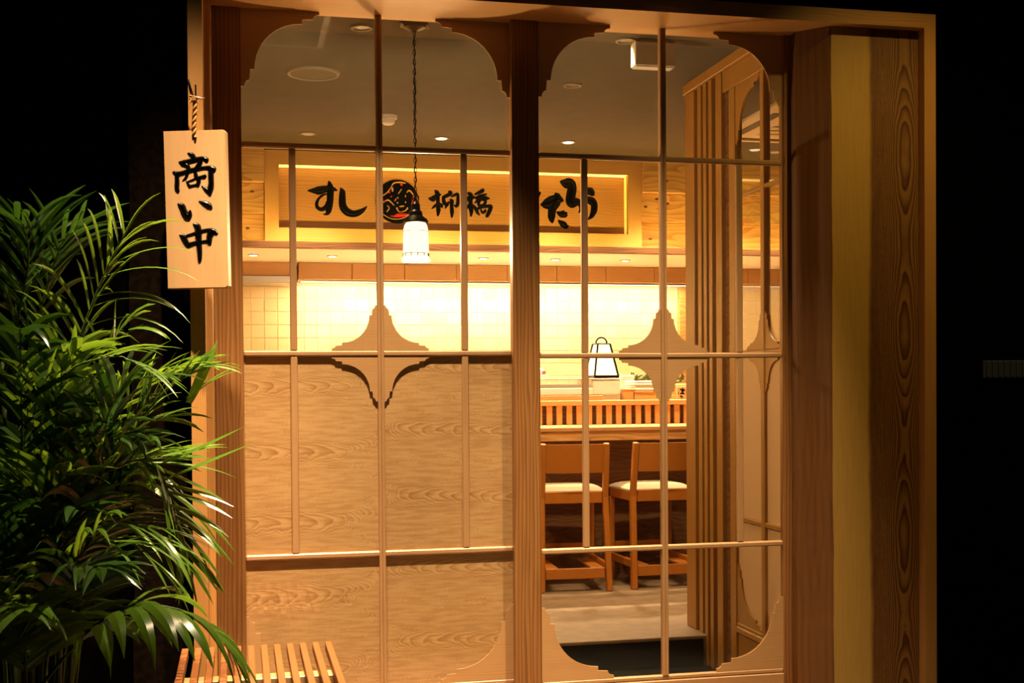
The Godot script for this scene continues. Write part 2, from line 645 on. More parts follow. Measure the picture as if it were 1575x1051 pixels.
func bracket_profile(leg: float) -> PackedVector2Array:
	# corner piece: (0, 0) at the corner, both legs "leg" long, a quarter round between stepped cyma ends
	var k := leg / 0.29
	var half := []
	half.append(Vector2(0.0, 0.29))
	half.append(Vector2(0.013, 0.29))
	for i in 7:
		var a := PI / 2 * (i + 1) / 7.0
		half.append(Vector2(0.031 - 0.018 * cos(a), 0.29 - 0.024 * sin(a)))
	half.append(Vector2(0.034, 0.226))
	half.append(Vector2(0.050, 0.226))
	for i in 13:
		var a := PI / 2 * i / 12.0
		half.append(Vector2(0.226 - 0.176 * cos(a), 0.226 - 0.176 * sin(a)))
	var out := PackedVector2Array([Vector2.ZERO])
	for p in half:
		out.append(p * k)
	for i in range(10, -1, -1):
		var p: Vector2 = half[i]
		out.append(Vector2(p.y, p.x) * k)
	return out


func place_profile(pf: PackedVector2Array, at: Vector2, sx: float, sy: float) -> PackedVector2Array:
	var o := PackedVector2Array()
	for p in pf:
		o.append(at + Vector2(p.x * sx, p.y * sy))
	return o


func lattice_leaf(t: Node3D, x0: float, x1: float, dy: float, z: float, lst: float, rst: float, gz: float) -> void:
	# one glazed lattice leaf; x0..x1 is the clear opening, its face at z
	var y0 := 0.239 + dy
	var y1 := 2.80
	var cx := (x0 + x1) / 2
	var back := z - 0.034
	for s in 2:
		var b := MB.new()
		var e := x0 if s == 0 else x1
		var o := x0 - lst if s == 0 else x1 + rst
		var d := -1.0 if s == 0 else 1.0
		b.prism(PackedVector2Array([Vector2(e + d * 0.008, z), Vector2(e + d * 0.008, z - 0.006), Vector2(e, z - 0.009), Vector2(e, back), Vector2(o, back), Vector2(o, z - 0.002), Vector2(o - d * 0.002, z)]), 0.03, 2.90, "xz")
		part(t, "stile", b, M.stile)
	part(t, "top_rail", bx(x0, 2.80, back, x1, 2.90, z - 0.002), M.rail)
	part(t, "bottom_rail", bx(x0, 0.03, back, x1, y0 - 0.019, z - 0.001, 0.003), M.rail)
	part(t, "rail_bead", bx(x0, y0 - 0.018, back + 0.004, x1, y0, z - 0.007, 0.004), M.rail)
	for y in [[2.274, 2.295], [1.499, 1.520], [0.737, 0.758]]:
		part(t, "rail", bx(x0, y[0] + dy, back + 0.006, x1, y[1] + dy, z - 0.006, 0.005), M.rail)
	# the middle bar has a groove down its face
	var mb := MB.new()
	mb.prism(PackedVector2Array([Vector2(cx - 0.0125, back + 0.006), Vector2(cx - 0.0125, z - 0.006), Vector2(cx - 0.010, z - 0.003), Vector2(cx - 0.003, z - 0.003), Vector2(cx, z - 0.0065), Vector2(cx + 0.003, z - 0.003), Vector2(cx + 0.010, z - 0.003), Vector2(cx + 0.0125, z - 0.006), Vector2(cx + 0.0125, back + 0.006)]), y0, y1, "xz")
	part(t, "muntin", mb, M.muntin)
	for s in [-1.0, 1.0]:
		var qx: float = cx + s * (x1 - x0) * 0.319
		for y in [[1.5205, 2.2735], [0.7585, 1.4985]]:
			part(t, "muntin", bx(qx - 0.0128, y[0] + dy, back + 0.006, qx + 0.0128, y[1] + dy, z - 0.008, 0.003), M.muntin)
	var big := bracket_profile(0.29)
	var small := bracket_profile(0.172)
	for s in [[x0, 1.0], [x1, -1.0]]:
		for w in [[y1, -1.0], [y0, 1.0]]:
			var b := MB.new()
			b.prism(place_profile(big, Vector2(s[0], w[0]), s[1], w[1]), z - 0.0145, z - 0.0095)
			part(t, "corner_bracket", b, M.bracket)
	for s in [-1.0, 1.0]:
		for w in [[1.5202 + dy, 1.0], [1.4988 + dy, -1.0]]:
			var b := MB.new()
			b.prism(place_profile(small, Vector2(cx + s * 0.0126, w[0]), s, w[1]), z - 0.0145, z - 0.0095)
			part(t, "corner_bracket", b, M.bracket)
	part(t, "glass_pane", bx(x0 - 0.004, y0 - 0.004, gz - 0.003, x1 + 0.004, y1, gz, 0.0), M.glass)


func build_facade() -> void:
	var fr := thing("trim_1", V(1.27, 0, 0), "square pale timber frame surrounding the whole lattice shopfront", "door frame", "", "structure")
	var zb := -0.095
	var b := MB.new()
	b.prism(PackedVector2Array([Vector2(-0.165, 2.853), Vector2(-0.115, 2.798), Vector2(2.658, 2.798), Vector2(2.708, 2.853)]), zb, 0.2)
	part(fr, "head_board", b, M.casing_x)
	b = MB.new()
	b.prism(PackedVector2Array([Vector2(-0.165, 0.0), Vector2(-0.115, 0.0), Vector2(-0.115, 2.798), Vector2(-0.165, 2.853)]), zb, 0.2)
	part(fr, "jamb_board", b, M.casing)
	b = MB.new()
	b.prism(PackedVector2Array([Vector2(2.708, 0.0), Vector2(2.658, 0.0), Vector2(2.658, 2.798), Vector2(2.708, 2.853)]), zb, 0.2)
	part(fr, "jamb_board", b, M.casing)
	b = MB.new()
	b.prism(PackedVector2Array([Vector2(-0.115, 0.06), Vector2(-0.108, 0.052), Vector2(-0.094, 0.050), Vector2(-0.090, 0.044), Vector2(-0.090, zb), Vector2(-0.115, zb)]), 0.0, 2.797, "xz")
	part(fr, "door_stop", b, M.casing)
	part(fr, "threshold", bx(-0.114, 0.0, zb, 2.657, 0.028, 0.19, 0.004), M.casing_x)

	var d1 := thing("door_1", V(0.52, 0.028, -0.04), "sliding lattice door with a plain oak board filling its lower half, beside the hanging plaque", "door", "", "structure")
	lattice_leaf(d1, 0.015, 1.034, 0.011, -0.04, 0.104, 0.10, -0.055)
	b = MB.new()
	b.uo = V(0.012, 1.514, 0)
	b.uu = V(1.0 / 1.025, 0, 0)
	b.ud = V(0, -1.0 / 1.27, 0)
	b.box(V(0.012, 0.246, -0.0725), V(1.037, 1.514, -0.0585), 0.0)
	part(d1, "oak_board", b, M.oak, "horizontal-grained oak board behind the lower glass")

	var d2 := thing("door_2", V(1.64, 0.028, 0), "fully glazed sliding lattice door in front of the bar chairs", "door", "", "structure")
	lattice_leaf(d2, 1.137, 2.146, 0.0, 0.0, 0.108, 0.10, -0.017)

	# the cedar post: front, a face cut at 45 degrees towards the doors, one wavy waney edge between them
	var post := thing("timber_post", V(2.44, 0, 0.06), "broad cedar post with pale sapwood, flame-grained heartwood and a darker slanting face", "post")
	var N := 48
	var fm := MB.new()
	fm.uo = V(2.276, 2.797, 0)
	fm.uu = V(1.0 / 0.382, 0, 0)
	fm.ud = V(0, -1.0 / 2.797, 0)
	var sm := MB.new()
	var nz := FastNoiseLite.new()
	nz.seed = 77
	nz.frequency = 1.0
	var prev := []
	for i in N + 1:
		var y := 0.03 + (2.797 - 0.03) * i / N
		var e := 2.279 + 0.007 * nz.get_noise_1d(y * 1.3) + 0.003 * nz.get_noise_1d(y * 5.0 + 9.0)
		var row := [V(2.18, y, 0.05), V(e - 0.006, y, 0.149), V(e + 0.004, y, 0.155), V(2.657, y, 0.155)]
		if i > 0:
			fm.quad(prev[2], prev[3], row[3], row[2], V(0, 0, 1))
			sm.quad(prev[0], prev[1], row[1], row[0], V(-1, 0, 1))
			sm.quad(prev[1], prev[2], row[2], row[1], V(-1, 0, 1))
		prev = row
	sm.quad(V(2.18, 0.03, 0.002), V(2.18, 0.03, 0.05), V(2.18, 2.797, 0.05), V(2.18, 2.797, 0.002), V(-1, 0, 0))
	sm.quad(V(2.18, 0.03, 0.002), V(2.657, 0.03, 0.002), V(2.657, 2.797, 0.002), V(2.18, 2.797, 0.002), V(0, 0, -1))
	part(post, "slanting_face", sm, M.facet, "dark brown slanting face")
	part(post, "front_face", fm, M.post, "front with sapwood stripe and flame figure")

	# dark walls on both sides, over the frame, and the paving
	solo("wall_left", V(-2.6, 0, -0.05), bx(-5.0, 0, -0.14, -0.166, 5.2, 0.02, 0.0), M.night_wall, "black outer wall left of the shopfront behind the palm", "wall", "", "structure")
	solo("wall_right", V(4.8, 0, -0.05), bx(2.709, 0, -0.14, 7.0, 5.2, 0.02, 0.0), M.night_wall, "black outer wall right of the shopfront", "wall", "", "structure")
	solo("wall_front", V(1.27, 2.854, -0.05), bx(-0.166, 2.854, -0.14, 2.709, 5.2, 0.02, 0.0), M.night_wall, "black outer wall above the frame of the shopfront", "wall", "", "structure")
	var wp := MB.new()
	var side_l := PackedVector2Array()
	var side_r := PackedVector2Array()
	for i in 25:
		var y := 4.2 * i / 24.0
		side_l.append(Vector2(-0.372 + 0.016 * nz.get_noise_1d(y * 0.9 + 40.0), y))
		side_r.append(Vector2(-0.195 + 0.030 * nz.get_noise_1d(y * 1.1 + 70.0), y))
	for i in range(24, -1, -1):
		side_l.append(side_r[i])
	wp.prism(side_l, 0.021, 0.085)
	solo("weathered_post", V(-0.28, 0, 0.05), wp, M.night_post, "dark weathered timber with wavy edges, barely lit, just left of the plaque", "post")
	var vt := thing("wall_vent", V(3.16, 1.41, 0.021), "faint blue-grey louvred vent on the black wall at the far right", "vent")
	part(vt, "vent_box", bx(3.03, 1.41, 0.021, 3.30, 1.485, 0.030, 0.002), M.vent)
	for k in 9:
		part(vt, "vent_blade", bx(3.04 + k * 0.028, 1.414, 0.0302, 3.056 + k * 0.028, 1.481, 0.042, 0.002), M.vent)
	solo("floor", V(1.0, -0.1, 4.0), bx(-5.0, -0.1, -0.1, 7.0, 0.0, 9.0, 0.0), M.paving, "stone paving in front of the shopfront", "ground", "", "structure")


func glyph(t: Node3D, called: String, strokes: Array, xf: Transform3D, mat: Material, high := 0.25, bold := 1.0) -> MeshInstance3D:
	var b := MB.new()
	b.xf = xf
	for s in strokes:
		b.stroke(s, high, bold)
	return part(t, called, b, mat)


func build_plaque() -> void:
	var t := thing("hanging_plaque", Vector3.ZERO, "pale wooden plaque with black brushed characters hanging from a rope on the frame", "sign")
	var b := MB.new()
	b.prism(PackedVector2Array([Vector2(-0.105, -0.27), Vector2(0.100, -0.272), Vector2(0.108, -0.265), Vector2(0.110, 0.262), Vector2(0.104, 0.269), Vector2(-0.105, 0.271)]), -0.036, -0.004)
	b.prism(PackedVector2Array([Vector2(-0.103, -0.268), Vector2(0.098, -0.270), Vector2(0.1055, -0.263), Vector2(0.1075, 0.260), Vector2(0.102, 0.267), Vector2(-0.103, 0.269)]), -0.004, 0.0)
	part(t, "board", b, M.plaque)
	var hole := MB.new()
	hole.tube([V(0.001, 0.249, -0.002), V(0.001, 0.249, 0.0008)], [0.0055], 14)
	part(t, "cord_hole", hole, M.black)
	var I := Transform3D()
	glyph(t, "character", [[-20,192,4,-7,187,12,-2,178,15,-2,170,12], [-52,163,4,-35,161,15,-15,166,11,8,171,11,31,174,9,45,168,12,45,162,6], [-43,158,10,-25,152,11,-16,140,8,-12,136,5], [25,163,12,15,150,12,5,138,10], [-73,129,6,-63,125,12,-61,110,13,-61,91,14,-62,76,14,-57,63,8], [-63,124,11,-44,126,10,-22,132,10,7,138,10,34,141,8,55,141,10,69,135,14,71,129,6], [59,136,17,58,113,16,58,87,16,55,68,18,53,51,10], [53,55,12,38,68,10,24,79,2], [-22,125,9,-29,110,8,-42,98,2], [4,128,9,5,117,12,10,107,10], [12,109,5,26,110,8,38,112,10,42,111,4], [-28,96,4,-22,86,7,-16,79,8], [-23,95,4,-8,100,5,8,106,5], [16,103,11,14,90,12,10,83,10], [-16,79,7,-2,82,6,11,83,7]], I, M.lacquer, 0.22, 1.3)
	glyph(t, "character", [[-59,20,6,-46,11,18,-40,-5,18,-31,-20,18,-21,-22,15,-19,-11,11,-18,-3,3], [13,27,2,30,21,11,46,14,15,56,4,9,58,2,5]], I, M.lacquer, 0.22, 1.3)
	glyph(t, "character", [[-7,-51,6,6,-60,18,8,-83,20,9,-114,17,11,-146,15,11,-172,12,11,-180,6], [-56,-86,5,-45,-93,14,-36,-108,14,-28,-121,11], [-33,-90,6,-11,-84,7,17,-76,8,41,-72,8,60,-75,12,73,-83,9], [55,-78,19,47,-96,18,47,-110,15,51,-121,5], [-28,-121,11,-5,-115,9,26,-111,7,49,-111,9]], I, M.lacquer, 0.22, 1.3)
	t.position = V(-0.143, 2.008, 0.262)
	t.basis = Basis(Vector3.UP, deg_to_rad(-16)) * Basis(Vector3.BACK, deg_to_rad(1.0))
	# rope and the two hooks it is tied to
	var nails := thing("wall_hook", V(-0.150, 2.40, 0.2), "small purple-grey iron hook driven into the left jamb above the plaque", "hook")
	b = MB.new()
	b.tube([V(-0.143, 2.385, 0.198), V(-0.150, 2.40, 0.25), V(-0.163, 2.452, 0.255)], [0.005, 0.0055, 0.004], 8)
	part(nails, "upright_prong", b, M.nail)
	b = MB.new()
	b.tube([V(-0.150, 2.396, 0.245), V(-0.128, 2.392, 0.252), V(-0.118, 2.390, 0.252)], [0.005, 0.005, 0.0035], 8)
	part(nails, "side_prong", b, M.nail)
	b = MB.new()
	b.tube([V(-0.139, 2.395, 0.198), V(-0.139, 2.398, 0.212), V(-0.139, 2.445, 0.213)], [0.003], 6)
	part(nails, "black_nail", b, M.black)
	var r := MB.new()
	for k in 2:
		var pts := []
		for i in 33:
			var u := i / 32.0
			var a := u * 20.0 + k * PI
			pts.append(V(-0.142 + 0.0042 * cos(a) + 0.002 * sin(u * 6.0), lerpf(2.392, 2.252, u), 0.250 + 0.012 * u + 0.0042 * sin(a)))
		r.tube(pts, [0.0045], 7)
	for k in 3:
		r.ring(V(-0.146, 2.394 - 0.006 * k, 0.248), V(0.3 - 0.3 * k, 1, 0.1).normalized(), 0.011, 0.004)
	r.tube([V(-0.15, 2.388, 0.258), V(-0.160, 2.368, 0.262), V(-0.158, 2.350, 0.262)], [0.0035, 0.003, 0.002], 6)
	r.tube([V(-0.14, 2.392, 0.256), V(-0.120, 2.386, 0.262), V(-0.108, 2.389, 0.262)], [0.0035, 0.003, 0.002], 6)
	solo("hanging_rope", V(-0.142, 2.25, 0.255), r, M.rope, "twisted straw-coloured rope that holds up the wooden plaque", "rope")


func build_bench() -> void:
	var t := thing("slatted_bench", V(-0.08, 0, 0.6), "low wooden bench of narrow slats in front of the oak board", "bench")
	var x := 0.296
	for i in 12:
		part(t, "slat", bx(x - 0.0112, 0.462, 0.24, x + 0.0112, 0.494, 1.02, 0.002), M.bench)
		x -= 0.0445
	var L := x + 0.025
	for z in [0.54, 0.86]:
		part(t, "crossbar", bx(L, 0.405, z, 0.302, 0.461, z + 0.07, 0.003), M.counter_x)
	for lx in [L + 0.06, 0.24]:
		for z in [0.545, 0.865]:
			part(t, "leg", bx(lx - 0.03, 0.0, z, lx + 0.03, 0.404, z + 0.06, 0.003), M.hinoki)
	for lx in [L + 0.06, 0.24]:
		part(t, "stretcher", bx(lx - 0.015, 0.12, 0.606, lx + 0.015, 0.16, 0.864, 0.003), M.hinoki)


# ---------- the palm ----------

func frond(t: Node3D, pts: Array, pairs: int, len_: float, wid: float, mat: Material, apart: bool, joined: MB, stalks: MB, seed_: int, droop := 0.9, from := 0.22) -> int:
	var r := RandomNumberGenerator.new()
	r.seed = seed_
	var c := Curve3D.new()
	for i in pts.size():
		var a: Vector3 = pts[maxi(i - 1, 0)]
		var b: Vector3 = pts[mini(i + 1, pts.size() - 1)]
		c.add_point(pts[i], (a - b) / 6.0, (b - a) / 6.0)
	var L := c.get_baked_length()
	var line := []
	var rad := []
	for i in 13:
		line.append(c.sample_baked(L * i / 12.0))
		rad.append(lerpf(0.0055, 0.0012, i / 12.0))
	var holder: MeshInstance3D = null
	if apart:
		var s := MB.new()
		s.tube(line, rad, 6)
		holder = part(t, "frond", s, M.stalk)
	else:
		stalks.tube(line, rad, 6)
	var made := 0
	for i in pairs:
		var u := lerpf(from, 0.985, pow((i + 0.5) / pairs, 0.92))
		var p := c.sample_baked(L * u)
		var d := (c.sample_baked(minf(L, L * u + 0.02)) - c.sample_baked(maxf(0, L * u - 0.02))).normalized()
		var side := d.cross(Vector3.UP).normalized()
		if side.length() < 0.1:
			side = Vector3(1, 0, 0)
		var up := side.cross(d).normalized()
		for s in [-1.0, 1.0]:
			var ll := len_ * (0.55 + 0.75 * sin(PI * clampf(0.15 + u * 0.80, 0, 1))) * r.randf_range(0.85, 1.1)
			var ang := lerpf(1.05, 0.45, u) + r.randf_range(-0.12, 0.12)
			var dir: Vector3 = d * cos(ang) + side * s * sin(ang) + up * r.randf_range(0.05, 0.38)
			var mb := MB.new() if apart else joined
			mb.leaf(p + d * r.randf_range(-0.006, 0.006), dir, (up + side * r.randf_range(-0.35, 0.35)).normalized(), ll, wid * r.randf_range(0.8, 1.15), droop * r.randf_range(0.7, 1.4), 7 if apart else 5)
			if apart:
				part(holder, "leaflet", mb, mat)
				made += 1
	return made


func build_palm() -> void:
	var t := thing("palm", V(-0.62, 0, 0.75), "bushy green palm with long arching fronds left of the frame", "plant")
	var joined := MB.new()
	var joined2 := MB.new()
	var stalks := MB.new()
	var pot := MB.new()
	pot.lathe([Vector2(0.0, 0.002), Vector2(0.20, 0.002), Vector2(0.25, 0.36), Vector2(0.265, 0.40), Vector2(0.235, 0.40), Vector2(0.225, 0.35), Vector2(0.0, 0.35)], V(-0.62, 0, 0.75), 32)
	part(t, "pot", pot, M.black)
	# the fronds that show one by one
	var key := [
		[[V(-0.597, 1.189, 0.55), V(-0.516, 1.475, 0.58), V(-0.456, 1.636, 0.60), V(-0.398, 1.775, 0.62), V(-0.333, 1.888, 0.66)], 15, 0.27, 0.016, 0.9],
		[[V(-0.556, 1.144, 0.50), V(-0.440, 1.278, 0.55), V(-0.317, 1.390, 0.60), V(-0.185, 1.458, 0.65), V(-0.10, 1.465, 0.70)], 15, 0.20, 0.020, 0.6],
		[[V(-0.515, 0.987, 0.60), V(-0.376, 1.208, 0.62), V(-0.265, 1.349, 0.64), V(-0.186, 1.420, 0.66), V(-0.13, 1.45, 0.68)], 12, 0.21, 0.023, 0.45],
		[[V(-0.477, 1.080, 0.75), V(-0.341, 1.197, 0.80), V(-0.244, 1.169, 0.85), V(-0.181, 1.025, 0.88), V(-0.150, 0.864, 0.90)], 14, 0.22, 0.021, 0.5],
		[[V(-0.581, 1.010, 0.80), V(-0.428, 1.135, 0.85), V(-0.315, 1.181, 0.88), V(-0.234, 1.195, 0.90), V(-0.16, 1.20, 0.92)], 12, 0.19, 0.023, 0.5],
		[[V(-0.526, 0.604, 1.20), V(-0.388, 0.770, 1.25), V(-0.262, 0.838, 1.28), V(-0.146, 0.811, 1.30), V(-0.047, 0.729, 1.30), V(0.0, 0.65, 1.30)], 13, 0.21, 0.038, 1.9],
		[[V(-0.683, 1.313, 0.60), V(-0.623, 1.553, 0.60), V(-0.571, 1.732, 0.62), V(-0.526, 1.848, 0.66), V(-0.455, 1.894, 0.70)], 14, 0.25, 0.020, 0.8],
		[[V(-0.603, 0.835, 0.90), V(-0.489, 0.968, 0.95), V(-0.360, 1.025, 1.00), V(-0.255, 1.003, 1.02), V(-0.178, 0.93, 1.05)], 13, 0.21, 0.021, 0.9],
		[[V(-0.651, 1.209, 0.90), V(-0.558, 1.375, 0.92), V(-0.448, 1.466, 0.95), V(-0.340, 1.493, 0.97), V(-0.244, 1.446, 1.00)], 13, 0.20, 0.020, 0.8],
		[[V(-0.606, 0.706, 1.00), V(-0.494, 0.890, 1.05), V(-0.387, 0.980, 1.08), V(-0.284, 0.969, 1.10), V(-0.209, 0.885, 1.10)], 12, 0.21, 0.021, 1.0],
		[[V(-0.701, 1.394, 0.70), V(-0.644, 1.627, 0.70), V(-0.611, 1.782, 0.72), V(-0.614, 1.875, 0.75), V(-0.642, 1.906, 0.80)], 13, 0.24, 0.020, 0.9],
	]
	var i := 0
	var total := 0
	for k in key:
		total += frond(t, k[0], k[1], k[2], k[3], M.leaf if not i in [2, 6, 10] else M.leaf2, true, joined, stalks, 100 + i, k[4])
		i += 1
	# single long leaflets that reach over the frame and the plaque
	var lone := [
		[V(-0.223, 1.128, 0.90), V(0.030, 1.230, 0.98), 0.034, 0.1, 4],
		[V(-0.228, 1.176, 0.88), V(0.005, 1.279, 0.95), 0.036, 0.0, 4],
		[V(-0.157, 1.349, 0.66), V(-0.069, 1.539, 0.62), 0.036, 0.1, 2],
		[V(-0.166, 1.365, 0.66), V(0.003, 1.460, 0.74), 0.022, 0.5, 2],
		[V(-0.166, 1.353, 0.66), V(0.001, 1.444, 0.78), 0.024, 0.7, 2],
		[V(-0.214, 1.115, 0.90), V(-0.029, 1.047, 0.98), 0.028, 0.4, 4],
		[V(-0.214, 1.096, 0.90), V(-0.035, 1.015, 1.00), 0.028, 0.5, 4],
		[V(-0.206, 1.057, 0.90), V(-0.046, 0.959, 1.00), 0.028, 0.6, 3],
		[V(-0.197, 1.028, 0.90), V(-0.072, 0.900, 1.00), 0.026, 0.8, 3],
		[V(-0.408, 1.744, 0.62), V(-0.131, 1.709, 0.72), 0.020, 1.0, 0],
		[V(-0.398, 1.775, 0.62), V(-0.134, 1.805, 0.72), 0.018, 0.9, 0],
		[V(-0.430, 1.685, 0.60), V(-0.169, 1.550, 0.70), 0.020, 1.4, 0],
		[V(-0.440, 1.655, 0.60), V(-0.172, 1.590, 0.70), 0.020, 1.2, 0],
		[V(-0.453, 1.595, 0.58), V(-0.183, 1.500, 0.70), 0.020, 1.4, 0],
	]
	for k in lone:
		var mb := MB.new()
		var d: Vector3 = k[1] - k[0]
		mb.leaf(k[0], d.normalized() + V(0, k[3] * 0.5, 0), V(0.15, 1, 0.35).normalized(), d.length() * (1.02 + 0.05 * k[3]), k[2], k[3], 9)
		part(t.get_node("frond" if k[4] == 0 else "frond_%03d" % k[4]), "leaflet", mb, M.leaf)
	# the mass behind them
	var r := RandomNumberGenerator.new()
	r.seed = 4242
	for j in 30:
		var a := r.randf_range(0, TAU)
		var base := V(-0.66 + 0.15 * cos(a), 0.36, 0.70 + 0.15 * sin(a))
		var H := r.randf_range(0.45, 1.30) * (0.80 if cos(a) < 0.2 else 1.0)
		var out := r.randf_range(0.18, 0.50) * (1.15 - 0.25 * H)
		var dir := V(cos(a) * 1.05 - 0.22, 0, sin(a) * (0.62 if sin(a) > 0.0 else 0.22))
		if base.x + dir.x * out > -0.36:
			dir.x -= 0.35
		var p1 := base + V(0, H * 0.45, 0) + dir * out * 0.25
		var p2 := base + V(0, H * 0.78, 0) + dir * out * 0.62
		var p3 := base + V(0, H * 0.96, 0) + dir * out * 1.05
		var p4 := base + V(0, H * 0.98, 0) + dir * out * 1.6
		frond(t, [base, p1, p2, p3, p4], 17, 0.23, 0.031, M.leaf2, false, joined if j % 3 == 0 else joined2, stalks, 900 + j, r.randf_range(0.6, 1.5), 0.36)
	for s in 9:
		var a := s * 0.7
		var b := V(-0.62 + 0.10 * cos(a), 0.34, 0.74 + 0.10 * sin(a))
		stalks.tube([b, b + V(0.03 * cos(a), 0.45, 0.03 * sin(a)), b + V(0.09 * cos(a), 0.9 + 0.04 * s, 0.06 * sin(a))], [0.013, 0.011, 0.007], 8)
	var o := part(t, "inner_leaves", joined, M.leaf)
	o.set_meta("kind", "stuff")
	o = part(t, "inner_leaves", joined2, M.leaf2)
	o.set_meta("kind", "stuff")
	o = part(t, "stems", stalks, M.stalk)
	o.set_meta("kind", "stuff")
	var soil := MB.new()
	soil.tube([V(-0.62, 0.352, 0.75), V(-0.62, 0.362, 0.75)], [0.222], 24)
	part(t, "soil", soil, M.garnish)


# ---------- the room ----------

func spot(called: String, at: Vector3, to: Vector3, color: Color, energy: float, angle: float, soft: float, size := 0.03) -> void:
	var l := SpotLight3D.new()
	l.name = called
	add_child(l, true)
	l.look_at_from_position(at, to, Vector3.UP if absf((to - at).normalized().y) < 0.99 else Vector3.FORWARD)
	l.light_color = color
	l.light_energy = energy
	l.spot_angle = angle
	l.spot_angle_attenuation = soft
	l.spot_range = 14.0
	l.spot_attenuation = 2.0
	l.light_size = size
	l.shadow_enabled = true


func omni(called: String, at: Vector3, color: Color, energy: float, size := 0.03) -> void:
	var l := OmniLight3D.new()
	l.name = called
	add_child(l, true)
	l.position = at
	l.light_color = color
	l.light_energy = energy
	l.omni_range = 14.0
	l.omni_attenuation = 2.0
	l.light_size = size
	l.shadow_enabled = true


func strip(called: String, at: Vector3, to: Vector3, size: Vector2, color: Color, energy: float) -> void:
	var l := AreaLight3D.new()
	l.name = called
	add_child(l, true)
	l.look_at_from_position(at, to, Vector3.UP if absf((to - at).normalized().y) < 0.99 else Vector3.FORWARD)
	l.area_size = size
	l.area_normalize_energy = true
	l.light_color = color
	l.light_energy = energy
	l.area_range = 14.0
	l.shadow_enabled = true


func downlight(at: Vector3, r: float, lens: Material, label: String, group: String) -> void:
	var t := thing("ceiling_light", at, label, "light", group)
	var b := MB.new()
	b.lathe([Vector2(r * 0.72, -0.001), Vector2(r * 0.78, -0.006), Vector2(r * 0.98, -0.006), Vector2(r, 0.0)], at, 28)
	part(t, "trim_ring", b, M.ring if lens != M.lamp_soffit else M.steel)
	b = MB.new()
	b.lathe([Vector2(0.0, -0.0015), Vector2(r * 0.74, -0.0015)] if lens == M.lens_off else [Vector2(0.0, -0.009), Vector2(r * 0.6, -0.0085), Vector2(r * 0.70, -0.0065), Vector2(r * 0.72, -0.002)], at, 28)
	part(t, "lens", b, lens)


